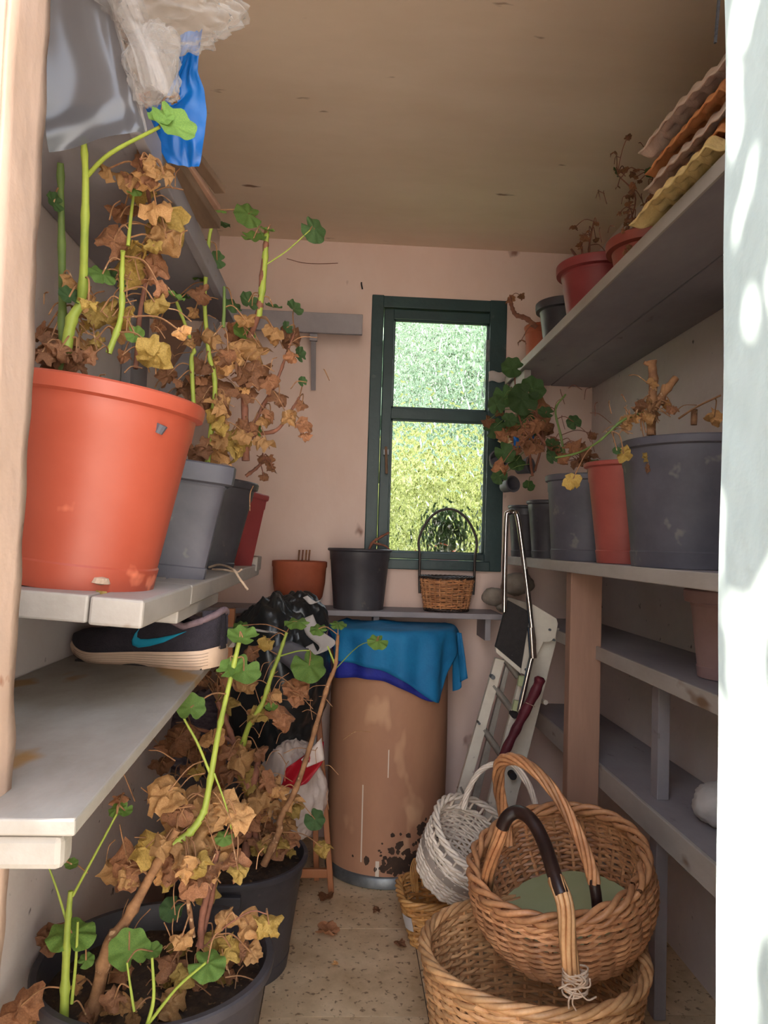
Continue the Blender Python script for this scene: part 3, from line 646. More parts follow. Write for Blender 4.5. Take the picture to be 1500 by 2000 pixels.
# ------------------------------------------------------------------ shoe
SH = thing('shoe', 'dark knitted running shoe with a turquoise tick on the low left shelf', 'shoe')
A = at(148, 1266, Z=ZL3+.014); heel = at(446, 1300, Z=ZL3)
A = Vector((-.503, 1.45, ZL3)); heel = Vector((-.212, 1.372, ZL3))
SH.location = A; dx = heel-A; Ls = dx.length; SH.rotation_euler = (0, 0, math.atan2(dx.y, dx.x))
def hw(s): return (.052*(sin(min(1, s*3.2+.06)*pi/2))**.7)*(1-.22*math.exp(-((s-.5)/.15)**2))*(1 if s < .82 else sqrt(max(.02, 1-((s-.82)/.19)**2))) 
def soleh(s): return .012+.020*s**1.2
def spring(s): return .016*max(0, 1-s/.22)**2+.004*max(0, (s-.93)/.07)
def toph(s):
    pts = [(0, .030), (.08, .050), (.25, .062), (.45, .082), (.58, .098), (.68, .097), (.80, .082), (.9, .092), (1, .108)]
    for (a, b_), (c, d) in zip(pts, pts[1:]):
        if s <= c: return lerp(b_, d, (s-a)/(c-a))
    return .105
nS = 44
def solef(u, v):
    # v: 0 top .. 1 bottom rim
    s = max(0, min(1, u)); return s
b = MB(); ring = []
for i in range(nS+1):
    s = i/nS; x = s*Ls; w0 = hw(s); t = soleh(s)+.004; z0 = spring(s)
    ring.append([(x, -w0-.003, z0+t), (x, -w0-.007, z0+t*.6), (x, -w0-.005, z0+t*.2), (x, -w0, z0), (x, w0, z0), (x, w0+.005, z0+t*.2), (x, w0+.007, z0+t*.6), (x, w0+.003, z0+t)])
vs = [p for r in ring for p in r]; fs = []
for i in range(nS):
    for k in range(8): a = i*8; fs.append((a+k, a+(k+1) % 8, a+8+(k+1) % 8, a+8+k))
fs += [tuple(range(8))[::-1], tuple(nS*8+k for k in range(8))]
b.add(vs, fs); so = b.obj('sole', SOLE, SH, smooth=50)
b = MB()
for k in range(5):
    b.tube([(s*Ls, -(hw(s)+.0062+(.001 if 1 < k < 4 else 0)), spring(s)+(soleh(s)+.004)*(.2+.15*k)) for s in [j/30 for j in range(2, 30)]], .0003, 4)
b.obj('groove', SOLED, so)
MB().box((.03, -.044, -.0005), (Ls-.02, .044, .004)).obj('outsole', SOLED, SH)
def sec(s, k, n=20):   # k 0..n over the arch
    w0 = hw(s); z0 = spring(s)+soleh(s); hh = max(.012, toph(s)-soleh(s)); a = pi*k/n
    y = -w0*math.copysign(abs(cos(a))**.62, cos(a)); z = z0+hh*abs(sin(a))**.75
    if s > .54:
        lim = .62+.0*s
        if abs(cos(a)) < lim*min(1, (s-.54)/.06+.3): 
            z = z0+.02+hh*.1; y *= .9
    return Vector((s*Ls, y, z))
b = MB(); n = 20
b.grid(lambda u, v: sec(v, u*n), n*2+1, nS+1); b.obj('upper', MESHK, SH, smooth=60, solid=.002)
# heel counter + collar lining
colr = []
for i in range(13):
    s = .56+.42*i/12; colr.append(Vector((s*Ls, -hw(s)*.80, toph(s)-.008)))
colb = [Vector((p.x, -p.y, p.z)) for p in colr][::-1]
lo = colr+[Vector((Ls*.995, 0, toph(1)-.004))]+colb
MB().tube(spline(lo, 3), .0062, 8).obj('collar', MESHL, SH, smooth=60)
b = MB(); b.grid(lambda u, v: Vector((Ls*(.93+.075*sin(pi*u)), lerp(-hw(.9), hw(.9), u)*.8, lerp(.034, .104, v)))+Vector((-.004*v, 0, 0)), 12, 8); b.obj('heel_counter', MESHK, SH, smooth=60, solid=.004)
MB().grid(lambda u, v: Vector((Ls*(.44+.16*v), lerp(-.022, .022, u), toph(.44+.16*v)+.002)), 6, 6).obj('tongue', MESHL, SH, smooth=60, solid=.003)
tk = [((.515, .80), (.515, .80)), ((.487, .62), (.503, .66)), ((.472, .42), (.505, .52)), ((.480, .27), (.53, .455)), ((.52, .19), (.58, .455)), ((.6, .24), (.66, .50)), ((.7, .36), (.74, .56)), ((.83, .66), (.835, .67))]
def side(s, v):
    z0 = spring(s)+soleh(s); hh = .058; z = v*hh; H_ = max(.02, toph(s)-soleh(s)); zz = min(.98, z/H_); sa = zz**(1/.75); ca = sqrt(max(0, 1-sa*sa))
    return Vector((s*Ls, -hw(s)*ca**.62-.0026, z0+z))
b = MB(); vs = []
for k in range(len(tk)-1):
    for j in range(5):
        t = j/5; o_ = Vector(tk[k][0]).lerp(Vector(tk[k+1][0]), t); i_ = Vector(tk[k][1]).lerp(Vector(tk[k+1][1]), t); vs.append((o_, i_))
vs.append((Vector(tk[-1][0]), Vector(tk[-1][1])))
pts = []
for o_, i_ in vs:
    for q in range(4): m_ = o_.lerp(i_, q/3); pts.append(side(m_.x, m_.y))
b.add(pts, [(k*4+q, k*4+q+1, k*4+q+5, k*4+q+4) for k in range(len(vs)-1) for q in range(3)])
b.obj('side_emblem', TEAL, SH, smooth=60, solid=.0012)

# ------------------------------------------------------------------ back ledge: pots and small basket
P4 = thing('plant_pot', 'rounded terracotta bowl pot on the ledge left of the black pot', 'pot', tuple(at(580, 1178, Y=2.68)*1)); P4.location.y = 2.765; P4.location.z = zb
MB().lathe([(.05, .0), (.07, .008), (.088, .04), (.096, .09), (.099, .145), (.102, .150), (.102, .168), (.097, .170), (.093, .166), (.092, .14), (.08, .12), (.001, .12)], 48).obj('pot', CLAY, P4, smooth=40)
MB().lathe([(.09, .132), (.05, .140), (.001, .143)], 24).obj('soil', SOIL, P4)
p = Plant(P4); Y = 2.76
for x in (583, 590, 597, 603): p.stem([(x, 1096, Y), (x+1, 1084, Y), (x+2, 1074, Y)], .003, .0035, DRYB if x % 2 else STEMR, 3)
P5 = thing('plant_pot', 'black plastic pot with one dry stem, on the ledge under the window', 'pot', (at(700, 1190, Y=2.72).x, 2.755, zb))
pot(P5, .112, .092, .222, BLACKP, .008, .012, 48, ridge=False)
p = Plant(P5); Y = 2.75
p.stem([(718, 1085, Y), (726, 1062, Y), (742, 1050, Y), (760, 1040, Y)], .0055, .004, STEMR, 5, 3); p.stem([(728, 1060, Y), (752, 1066, Y), (762, 1075, Y)], .004, .003, STEMR, 4, 3)

def wicker(parent, rt, rb, h, rows, stakes, r, m, ex=1, ey=1, sq=0, seedr=0, bulge=0, z0=0., stake_r=None, name='weave', amp=1.0, gap=None):
    rn = random.Random(seedr); b_ = MB()
    def rad(z): t = (z)/h; return lerp(rb, rt, t)+bulge*sin(pi*t)
    def sup(a): return 1/((abs(cos(a))**sq+abs(sin(a))**sq)**(1/sq)) if sq else 1
    def P_(a, z, off=0): R = (rad(z)+off)*sup(a); return Vector((R*ex*cos(a), R*ey*sin(a), z0+z))
    for i in range(rows):
        z = h*(i+.5)/rows; per = stakes*3; seg = 4
        for sgi in range(seg):
            pts = []
            a0 = rn.random()*.3
            k0 = int(per*sgi/seg); k1 = int(per*(sgi+1)/seg)+1
            for k in range(k0, k1+1):
                a = 2*pi*k/per; ph = pi*k/3+pi*i
                pts.append(P_(a, z+r*.35*sin(ph*.5+i), amp*r*1.1*cos(ph)))
            b_.tube(pts, r, 5, cap=True)
    o1 = b_.obj(name, m, parent, smooth=70)
    b_ = MB(); sr = stake_r or r*1.1
    for k in range(stakes): a = 2*pi*k/stakes; b_.tube([P_(a, -.0), P_(a, h*.5), P_(a, h+.002)], sr, 5)
    b_.obj('stakes', m, parent, smooth=70)
    return P_
def braid(parent, fn, n, r, amp, m, turns, strands=3, name='rim', closed=True):
    b_ = MB()
    for s_ in range(strands):
        pts = []
        for k in range(n+(0 if closed else 1)):
            t = k/n; c, u, v = fn(t); ph = 2*pi*(turns*t+s_/strands); pts.append(c+u*amp*cos(ph)+v*amp*.75*sin(ph))
        b_.tube(pts, r, 6, closed=closed)
    return b_.obj(name, m, parent, smooth=70)
def rimfn(P_, h):
    def f(t):
        a = 2*pi*t; c = P_(a, h); return c, Vector((cos(a), sin(a), 0)), Vector((0, 0, 1))
    return f
def pathfn(pts, k=12):
    sp = spline(pts, k); n = len(sp)-1
    def f(t):
        x = t*n; i = min(int(x), n-1); c = sp[i].lerp(sp[i+1], x-i); d = (sp[i+1]-sp[i]).normalized(); u = d.cross(Vector((0, 1, 0)))
        u = u.normalized() if u.length > .05 else d.orthogonal().normalized(); return c, u, d.cross(u)
    return f
def basebowl(parent, P_, m, z=.004, name='base'):
    b_ = MB(); vs = [P_(2*pi*k/40, z) for k in range(40)]; c = sum(vs, Vector())/40
    b_.add(vs+[c], [(k, (k+1) % 40, 40) for k in range(40)]); return b_.obj(name, m, parent, solid=.004)

BK = thing('wicker_basket', 'small dark wicker basket with a thin black hoop handle on the window ledge', 'basket', (at(873, 1190, Y=2.72).x, 2.745, zb+.003))
Pb = wicker(BK, .100, .078, .122, 15, 26, .0034, WICKD, 1, .8, seedr=1)
braid(BK, rimfn(Pb, .122), 90, .004, .004, WICKK, 12); braid(BK, rimfn(Pb, .004), 90, .004, .004, WICKK, 12, name='foot_rim'); basebowl(BK, Pb, WICKD)
tz_ = at(873, 994, Y=2.745).z-BK.location.z
hp = [Vector((-.100, 0, .06)), Vector((-.103, 0, .122))]+[Vector((-.115*cos(pi*i/10)*(1 if 0 < i < 10 else .9), 0, .20+(tz_-.20)*sin(pi*i/10))) for i in range(0, 11)]+[Vector((.103, 0, .122)), Vector((.100, 0, .06))]
MB().tube(spline(hp, 5), .0048, 8).obj('handle', WICKK, BK, smooth=60)

# ------------------------------------------------------------------ drum and cloth
DR = thing('fibre_drum', 'tall brown fibreboard drum with a steel bottom hoop standing at the back wall', 'drum', (at(757, 1500, Y=2.62).x, 2.645, 0))
zt = at(750, 1222, Y=2.645).z-.01; R0 = .202
def rr_(z): return R0+.008*(1-z/zt)*0+.006*sin(pi*z/zt)
MB().lathe([(R0-.004, .01)]+[(rr_(zt*i/20), .01+(zt-.01)*i/20) for i in range(21)]+[(R0-.02, zt), (.001, zt)], 72).obj('body', DRUM, DR, smooth=50)
MB().lathe([(R0+.002, .0), (R0+.008, .004), (R0+.008, .034), (R0+.003, .04), (R0-.003, .041)], 72).obj('bottom_hoop', STEEL, DR, smooth=50)
MB().lathe([(R0+.001, zt-.03), (R0+.006, zt-.028), (R0+.006, zt), (R0-.002, zt+.004)], 72).obj('top_hoop', STEEL, DR, smooth=50)
SMD = mat('drum_stain', (74, 52, 38), (52, 36, 28), .9, 20)
def smear(u, v, a0, a1, z0, z1):
    a = lerp(a0, a1, u); z = lerp(z0, z1, v); return Vector((cos(a), sin(a), 0))*(rr_(z)+.0006)+Vector((0, 0, z))
b = MB()
rn = random.Random(4)
for i in range(150):
    a = -1.2+rn.gauss(0, .30); z = .05+abs(rn.gauss(0, .055))+max(0, (a+1.3))*.10; s_ = rn.uniform(.003, .014)
    vs = [smear(0, 0, a+s_/R0*cos(k*2*pi/7)*rn.uniform(.6, 1.3), 0, z+s_*sin(k*2*pi/7)*rn.uniform(.6, 1.3), 0) for k in range(7)]
    b.add(vs, [tuple(range(7))])
o = b.obj('mould_stains', SMD, DR); o['kind'] = 'stuff'
b = MB(); WD = mat('white_drips', (214, 196, 176), None, .7)
WD
for a, z0, z1, w_ in ((-2.02, .08, .33, .0022), (-1.62, .36, .45, .0016), (-1.60, .70, .76, .002), (-1.75, .04, .09, .006)):
    vs = [smear(0, 0, a-w_/R0, 0, z0, 0), smear(0, 0, a+w_/R0, 0, z0, 0), smear(0, 0, a+w_/R0, 0, z1, 0), smear(0, 0, a-w_/R0, 0, z1, 0)]; MB().add(vs, [(0, 1, 2, 3)]).obj('paint_drip', WD, DR)
# draped cloth
CLO = thing('folded_shirt', 'bright blue cloth draped over the top of the brown drum', 'cloth', (DR.location.x, DR.location.y, zt))
def drape(corners, lift, seed, ext=0):
    def f(u, v):
        a = Vector(corners[0]).lerp(Vector(corners[1]), u); c = Vector(corners[3]).lerp(Vector(corners[2]), u); q = a.lerp(c, v)
        r = q.length; R = R0+.012+lift
        wob = .010*N((q.x, q.y, seed), 9)+.005*abs(N((q.x, q.y, seed+5), 22))
        if ext: q = q*(1+ext*sin(pi*u)*max(0, 1-v*1.6)); r = q.length
        if r < R: return Vector((q.x, q.y, lift+.006+max(0, wob)*1.2))
        ov = r-R; th_ = min(ov/.03, pi/2); bend = .03*sin(th_); dn = .03*(1-cos(th_))+max(0, ov-.03*pi/2)
        fold = .010*sin(math.atan2(q.y, q.x)*13+seed)*min(1, dn/.06)
        rr = R+bend*.5+fold+wob*.6
        d = q.normalized(); return Vector((d.x*rr, d.y*rr, lift+.006-dn+max(0, wob)*.4*(1-min(1, dn/.05))))
    return f
MB().grid(drape([(-.28, -.20), (.32, -.34), (.24, .08), (-.16, .10)], .010, 2, .45), 60, 50).obj('cloth', BLUEC, CLO, smooth=60, solid=.002)
MB().grid(drape([(-.34, -.19), (.27, -.36), (.10, .0), (-.15, .05)], .001, 2, .40), 60, 40).obj('lining', BLUED, CLO, smooth=60, solid=.0015)
def tail(u, v):
    A_ = Vector((.215+.03*u, -.045-.02*u, .0)); return A_+Vector((.012*sin(u*6)+.02*v*u, -.03*v+.008*sin(u*9+v*3), -.20*v*(1-.25*u)-.002))
MB().grid(tail, 16, 20).obj('sleeve', BLUEC, CLO, smooth=60, solid=.003)

# ------------------------------------------------------------------ sacks and folding frame
FR = thing('folding_wood_frame', 'slender varnished wooden folding frame holding the bags beside the drum', 'stand')
la, lb = at(611, 1300, Y=2.32), at(647, 1742, Z=0)
la.y = lb.y+.02
for (x0, x1) in ((0, 0), (-.30, -.29)):
    MB().bar(la+Vector((x0, 0, 0)), Vector((lb.x+x1, lb.y, 0)), .018, .028, (0, 1, 0)).obj('leg', ORWOOD, FR, bevel=.002)
    MB().bar(la+Vector((x0-.012, .06, 0)), Vector((lb.x+x1-.05, lb.y+.09, 0)), .018, .028, (0, 1, 0)).obj('leg', ORWOOD, FR, bevel=.002)
zz = at(620, 1705, Y=lb.y).z
MB().bar((lb.x-.008, lb.y, zz), (lb.x-.30, lb.y, zz), .014, .028, (0, 0, 1)).obj('crossbar', ORWOOD, FR, bevel=.002)
MB().bar((la.x, la.y, la.z-.01), (la.x-.30, la.y, la.z-.01), .014, .024, (0, 0, 1)).obj('crossbar', ORWOOD, FR, bevel=.002)
q = at(449, 1188, Y=2.1); UP = MB().bar(q, Vector((q.x-.02, 2.1, 0)), .03, .02, (0, 1, 0)).obj('wooden_upright', ORWOOD, bevel=.002); tag(UP, 'orange-brown wooden upright just behind the heel of the shoe', 'post')
def blobbag(name, label, c, r, seed, m, cat='bag', nu=90, nv=64, creas=1.0, flat=0):
    c = Vector(c); t = thing(name, label, cat, (c.x, c.y, max(0, c.z-r[2])))
    def f(u, v):
        a = u*2*pi; ph = (v-.5)*pi; d = Vector((cos(ph)*cos(a), cos(ph)*sin(a), sin(ph)))
        k = 1+.16*N(d, 1.3, seed)+creas*(.14*(abs(N(d*Vector((1, 1, .5)) if False else Vector((d.x, d.y, d.z*.5)), 4, seed+2))-.2)+.07*(abs(N(Vector((d.x, d.y, d.z*.6)), 9, seed+4))-.15))
        z = d.z*r[2]*k; return Vector((d.x*r[0]*k, d.y*r[1]*k, z+c.z-t.location.z))
    MB().grid(f, nu, nv, True).obj('bag_body', m, t, smooth=50); return t
sk1 = blobbag('bin_bag', 'glossy black plastic sack heaped on the wooden frame below the ledge', at(535, 1330, Y=2.40), (.165, .12, .27), 4, SACK)
sk2 = blobbag('bin_bag', 'peak of a black plastic bag slumped against the terracotta bowl pot', at(575, 1225, Y=2.44), (.105, .07, .115), 9, SACK)
def strip(parent, pts, w_, m, name, Y0=0):
    pp = spline(pts, 5); n = len(pp)-1
    return MB().grid(lambda u, v: pp[min(int(v*n+.5), n)]+Vector(((u-.5)*w_*(1-.6*abs(v-.5)), .004*sin(u*5+v*9), (u-.5)*w_*.35)), 6, n+1).obj(name, m, parent, smooth=60, solid=.001)
def rel(t, L): return [Vector(q)-t.location for q in L]
strip(sk2, rel(sk2, [at(600, 1205, Y=2.34), at(612, 1235, Y=2.33), at(640, 1260, Y=2.33), at(612, 1280, Y=2.33), at(600, 1262, Y=2.33)]), .05, PAPER, 'white_print')
strip(sk2, rel(sk2, [at(596, 1165, Y=2.34), at(612, 1178, Y=2.34), at(625, 1172, Y=2.34)]), .02, PAPER, 'white_print')
strip(sk1, rel(sk1, [at(482, 1228, Y=2.27), at(510, 1232, Y=2.27), at(540, 1236, Y=2.27)]), .012, PAPER, 'white_print')
strip(sk1, rel(sk1, [at(545, 1260, Y=2.26), at(575, 1280, Y=2.26), at(590, 1300, Y=2.26)]), .09, GREYPOT, 'grey_print')
wb_ = blobbag('carrier_bag', 'whitish carrier bag bulging at the foot of the wooden frame', at(570, 1545, Y=2.36), (.105, .09, .16), 12, WPLAST)
rb_ = thing('carrier_bag', 'red and white plastic carrier bag poking out above the whitish bag', 'bag', tuple(at(585, 1520, Y=2.26)))
def redf(u, v):
    L = [(632, 1448), (630, 1490), (600, 1530), (545, 1548)]; R = [(560, 1500), (556, 1510), (552, 1530), (535, 1550)]
    t = v*3; i = min(int(t), 2); f = t-i; q = Vector(R[i]).lerp(Vector(R[i+1]), f).lerp(Vector(L[i]).lerp(Vector(L[i+1]), f), u)
    return at(q.x, q.y, Y=2.20+.010*sin(u*7+v*3))-rb_.location
MB().grid(redf, 20, 20).obj('bag_body', RPLAST, rb_, smooth=60, solid=.002)
MB().grid(lambda u, v: at(lerp(lerp(588, 628, u), lerp(600, 634, u), v), lerp(lerp(1490, 1447, u), lerp(1505, 1490, u), v)-6, Y=2.185+.006*sin(u*6))-rb_.location, 10, 10).obj('white_panel', WPLAST, rb_, smooth=60, solid=.001)
fb = blobbag('paper_sack', 'tall creased white paper sack standing behind the red bag', at(590, 1420, Y=2.46), (.055, .04, .17), 15, PAPER, creas=.6)
gb_ = blobbag('knit_bag', 'dark purple patterned bag under the low left shelf end', at(400, 1440, Y=2.42), (.12, .08, .14), 21, mat('dark_purple_cloth', (58, 46, 62), (120, 110, 118), .8, 14, .4, 40, stretch=(1, 1, 3)))
tw_ = blobbag('cloth_bag', 'striped greyish cloth bag sagging behind the floor plants', at(400, 1540, Y=2.45), (.13, .09, .15), 23, mat('grey_stripe_cloth', (120, 108, 104), (88, 80, 80), .85, 10, .4, 40, stretch=(4, 1, 1)))

# ------------------------------------------------------------------ floor plants
P6 = thing('potted_geranium', 'large black floor pot with a leggy dried geranium, the farther of the two', 'plant', (-.262, 2.03, 0))
pot(P6, .186, .150, .285, BLACKP, .010, .018, 72, sd=.035)
MB().box((-.03, -.206, .235), (.045, -.188, .262)).obj('rim_clip', BLACKP, P6, bevel=.002)
p = Plant(P6); Y = 1.98
p.stem([(478, 1690, Y), (482, 1640, Y), (492, 1560, Y), (505, 1480, Y)], .012, .008, STEMR, 6, 4)
p.stem([(515, 1690, Y-.05), (545, 1625, Y-.05), (548, 1600, Y-.05), (578, 1540, Y-.05), (608, 1450, Y-.05), (640, 1340, Y-.05), (655, 1300, Y-.05), (660, 1240, Y-.06)], .0095, .004, STEMB, 8, 5)
p.stem([(500, 1640, Y), (490, 1560, Y), (460, 1460, Y), (440, 1405, Y), (425, 1370, Y)], .008, .006, STEMR, 6, 4)
p.stem([(468, 1480, Y), (485, 1420, Y-.03), (512, 1375, Y-.04), (530, 1320, Y-.04), (545, 1280, Y-.04), (560, 1235, Y-.04)], .0075, .004, STEMG, 6, 4)
p.stem([(470, 1470, Y), (440, 1440, Y), (370, 1420, Y+.02)], .007, .004, STEMR, 6, 4)
p.stem([(545, 1282, Y-.04), (580, 1272, Y-.05), (605, 1270, Y-.05)], .002, .0015, STEMG, 4)
p.stem([(655, 1300, Y-.05), (640, 1262, Y-.05)], .003, .002, STEMG, 4); p.stem([(652, 1310, Y-.05), (700, 1262, Y-.06), (735, 1252, Y-.07)], .0015, .001, STEMD, 4)
for (x, y, d, t) in ((580, 1214, 50, (0, -.35, 1)), (660, 1218, 34, (0, -.4, 1)), (738, 1252, 42, (.1, -.6, .8)), (604, 1300, 66, (.35, -.8, .6)), (622, 1228, 34, (0, -.5, .8)), (530, 1382, 24, (0, -.5, 1)), (470, 1222, 30, (0, -.6, .8))):
    p.leaf(x, y, Y-.05, d, 'g', tilt=t)
for (x, y, d, k) in ((550, 1400, 52, 'b'), (496, 1395, 34, 'd'), (480, 1340, 40, 'd'), (522, 1252, 36, 'y'), (493, 1275, 40, 'b'), (415, 1440, 46, 'd'), (350, 1440, 66, 'b'), (330, 1450, 46, 'b'), (545, 1545, 40, 'd'), (500, 1560, 60, 'd'), (460, 1580, 60, 'y'), (470, 1480, 60, 'd'), (540, 1650, 50, 'b'), (615, 1600, 40, 'k'), (525, 1640, 30, 'd')):
    p.leaf(x, y, Y+p.rnd.uniform(-.06, .04), d, k, .7)
p.cluster(470, 1545, Y, 120, 170, 46, 46, 'ddybb'); p.cluster(400, 1470, Y+.02, 110, 90, 16, 42, 'bbd'); p.cluster(520, 1600, Y, 80, 110, 20, 40, 'ydb'); p.twigs(460, 1500, Y, 160, 200, 60, ln=48); p.twigs(560, 1350, Y-.04, 90, 90, 14, ln=50)
p.cluster(400, 1345, Y+.1, 60, 60, 10, 36, 'bb')
p.done(STEMB)
P7 = thing('potted_geranium', 'wide black floor pot with dry orange leaves in the near left corner', 'plant', (-.305, 1.36, .0))
zr7 = at(340, 1878, Y=1.36).z+.01
pot(P7, .194, .158, zr7, BLACKP, .012, .022, 72, sd=.05)
p = Plant(P7); Y = 1.32
p.stem([(165, 2030, Y-.06), (190, 1940, Y-.06), (212, 1845, Y-.06), (245, 1800, Y-.05), (300, 1700, Y-.04), (345, 1620, Y-.03)], .0125, .0062, STEMB, 7, 6)
p.stem([(392, 1850, Y), (395, 1790, Y), (412, 1720, Y), (425, 1660, Y)], .0055, .005, STEMR, 6, 4)
p.stem([(378, 1830, Y), (366, 1750, Y), (358, 1690, Y)], .004, .0035, STEMB, 5, 4); p.stem([(386, 1850, Y), (405, 1790, Y+.02), (424, 1700, Y+.02)], .0045, .004, STEMR, 5, 4)
p.stem([(338, 1650, Y-.03), (372, 1625, Y-.02), (396, 1590, Y-.01), (406, 1550, Y), (425, 1440, Y), (440, 1370, Y-.01), (468, 1250, Y-.01)], .0068, .0040, STEMG, 7, 8)
p.stem([(410, 1510, Y), (385, 1450, Y), (358, 1400, Y), (352, 1365, Y)], .0026, .0018, STEMG, 5)
p.stem([(418, 1510, Y), (440, 1570, Y), (452, 1620, Y)], .002, .0014, STEMG, 4)
p.stem([(125, 1990, Y-.1), (128, 1900, Y-.1), (132, 1810, Y-.1), (138, 1740, Y-.1)], .0075, .004, STEMG, 6, 5)
p.stem([(142, 1750, Y-.1), (185, 1670, Y-.1), (228, 1590, Y-.1)], .0024, .0016, STEMG, 5); p.stem([(130, 1800, Y-.1), (112, 1740, Y-.1), (92, 1685, Y-.1)], .002, .0014, STEMG, 5)
p.stem([(140, 1960, Y-.1), (148, 1880, Y-.1), (152, 1800, Y-.1)], .0028, .002, STEMG, 4)
p.stem([(285, 2010, Y-.14), (300, 1950, Y-.14), (297, 1870, Y-.14)], .0034, .002, STEMG, 5); p.stem([(290, 2000, Y-.14), (345, 1930, Y-.15), (402, 1880, Y-.16)], .0026, .0018, STEMG, 5)
p.stem([(262, 1975, Y-.12), (255, 1930, Y-.12), (248, 1880, Y-.12)], .0024, .0016, STEMG, 5)
p.stem([(398, 1850, Y-.02), (440, 1810, Y-.05), (490, 1780, Y-.06), (520, 1785, Y-.06)], .0015, .001, STEMR, 5)
for (x, y, d, t) in ((474, 1245, 62, (.1, -.45, .9)), (452, 1305, 56, (-.3, -.7, .8)), (476, 1310, 60, (.3, -.7, .6)), (372, 1382, 54, (.3, -.8, .5)), (338, 1360, 44, (0, -.3, 1)), (228, 1580, 36, (-.2, -.5, .9)), (244, 1583, 30, (.3, -.6, .9)), (140, 1822, 84, (.1, -.3, 1)), (252, 1856, 74, (.2, -.7, .7)),
                     (298, 1858, 36, (0, -.5, .9)), (405, 1882, 70, (.1, -.35, 1)), (140, 1688, 26, (0, -.6, .8)), (168, 1875, 30, (0, -.6, .8)), (438, 1635, 36, (0, -.5, .8))):
    p.leaf(x, y, Y-.08 if x < 420 else Y-.01, d, 'g', tilt=t)
for (x, y, d, k) in ((330, 1545, 90, 'd'), (375, 1570, 90, 'd'), (345, 1590, 70, 'd'), (372, 1650, 100, 'd'), (415, 1665, 84, 'd'), (405, 1592, 70, 'd'), (435, 1570, 60, 'd'), (460, 1590, 66, 'd'), (285, 1655, 74, 'y'), (245, 1695, 84, 'b'), (230, 1700, 60, 'd'), (340, 1690, 60, 'b'), (408, 1700, 60, 'b'),
                     (525, 1805, 62, 'y'), (485, 1805, 66, 'd'), (440, 1797, 50, 'd'), (415, 1830, 50, 'y'), (450, 1850, 56, 'y'), (490, 1860, 40, 'd'), (330, 1960, 74, 'd'), (250, 1965, 80, 'd'), (40, 1965, 80, 'b'), (95, 1985, 60, 'd'), (100, 1830, 56, 'b'), (335, 1775, 46, 'k'), (355, 1830, 44, 'd'), (232, 1560, 34, 'b'),
                     (440, 1935, 56, 'y'), (335, 1880, 60, 'b'), (390, 1930, 50, 'b'), (465, 1700, 40, 'y'), (240, 1900, 50, 'b'), (225, 1960, 60, 'b')):
    p.leaf(x, y, Y+p.rnd.uniform(-.06, .05), d, k, .7)
p.cluster(380, 1660, Y, 110, 90, 16, 56, 'ddby'); p.cluster(390, 1900, Y+.02, 130, 60, 22, 44, 'bdby', .08, False); p.cluster(230, 1960, Y-.05, 120, 50, 12, 52, 'bdb'); p.cluster(300, 1660, Y-.03, 60, 60, 6, 44, 'db')
p.twigs(340, 1700, Y-.02, 160, 200, 34, ln=70); p.twigs(380, 1890, Y, 160, 70, 30, ln=46)
p.done(STEMB)

# ------------------------------------------------------------------ ladder
LD = thing('stepladder', 'folded white stepladder with a chrome hoop handle leaning between drum and post', 'ladder')
YL = 2.42
def L(px, py, y=YL): return at(px, py, Y=y)
def rail(a, c, w_, t_, m=ALU, name='rail', y0=YL, y1=YL): return MB().bar(L(*a, y0), L(*c, y1), t_, w_, (0, 1, 0) if False else (1, 0, 0)).obj(name, m, LD, bevel=.002)
def flat(poly, y0, th_, m, name, bev=.0015):
    n = len(poly); A_ = [at(x, y, Y=y0) for x, y in poly]; B_ = [q+Vector((0, th_, 0)) for q in A_]
    b_ = MB(); b_.add(A_+B_, [tuple(range(n)), tuple(range(n, 2*n))[::-1]]+[(i, i+n, (i+1) % n+n, (i+1) % n) for i in range(n)])
    return b_.obj(name, m, LD, bevel=bev)
flat([(968, 1285), (986, 1290), (905, 1585), (882, 1585)], YL, .02, ALU, 'rail')
flat([(988, 1300), (996, 1302), (930, 1585), (915, 1585)], YL+.02, .02, RUNG, 'rail')
flat([(1056, 1225), (1093, 1227), (990, 1640), (942, 1640)], YL+.02, .025, ALU, 'rail')
flat([(1014, 1330), (1026, 1335), (960, 1600), (944, 1600)], YL-.01, .02, ALU, 'rail')
flat([(1040, 1180), (1087, 1208), (1090, 1218), (1085, 1245), (1074, 1254), (1062, 1254), (1030, 1320), (1012, 1312)], YL-.02, .022, ALU, 'top_cap')
o = flat([(992, 1172), (1036, 1196), (1018, 1306), (968, 1264)], YL-.04, .02, GRIP, 'step')
flat([(968, 1264), (1018, 1306), (1017, 1316), (969, 1274)], YL-.042, .024, ALU, 'step_lip')
flat([(992, 1166), (1040, 1180), (1036, 1196), (990, 1174)], YL-.035, .024, STONE, 'step_edge')
for (a, c) in (((962, 1338), (1004, 1392)), ((944, 1424), (980, 1476)), ((985, 1286), (1012, 1322)), ((898, 1535), (922, 1585))):
    MB().tube([L(*a, YL+.01), L(*c, YL+.01)], .011, 10).obj('rung', RUNG, LD, smooth=60)
for (x, y, r_) in ((963, 1323, .007), (936, 1413, .004), (1002, 1516, .012), (1074, 1230, .004), (1005, 1396, .012), (1027, 1308, .004), (1082, 1250, .004)):
    c = L(x, y, YL-.024); MB().tube([c+Vector((0, -.004, 0)), c+Vector((0, .03, 0))], r_, 12).obj('rivet', GRIP if r_ > .01 else STEEL, LD, smooth=60)
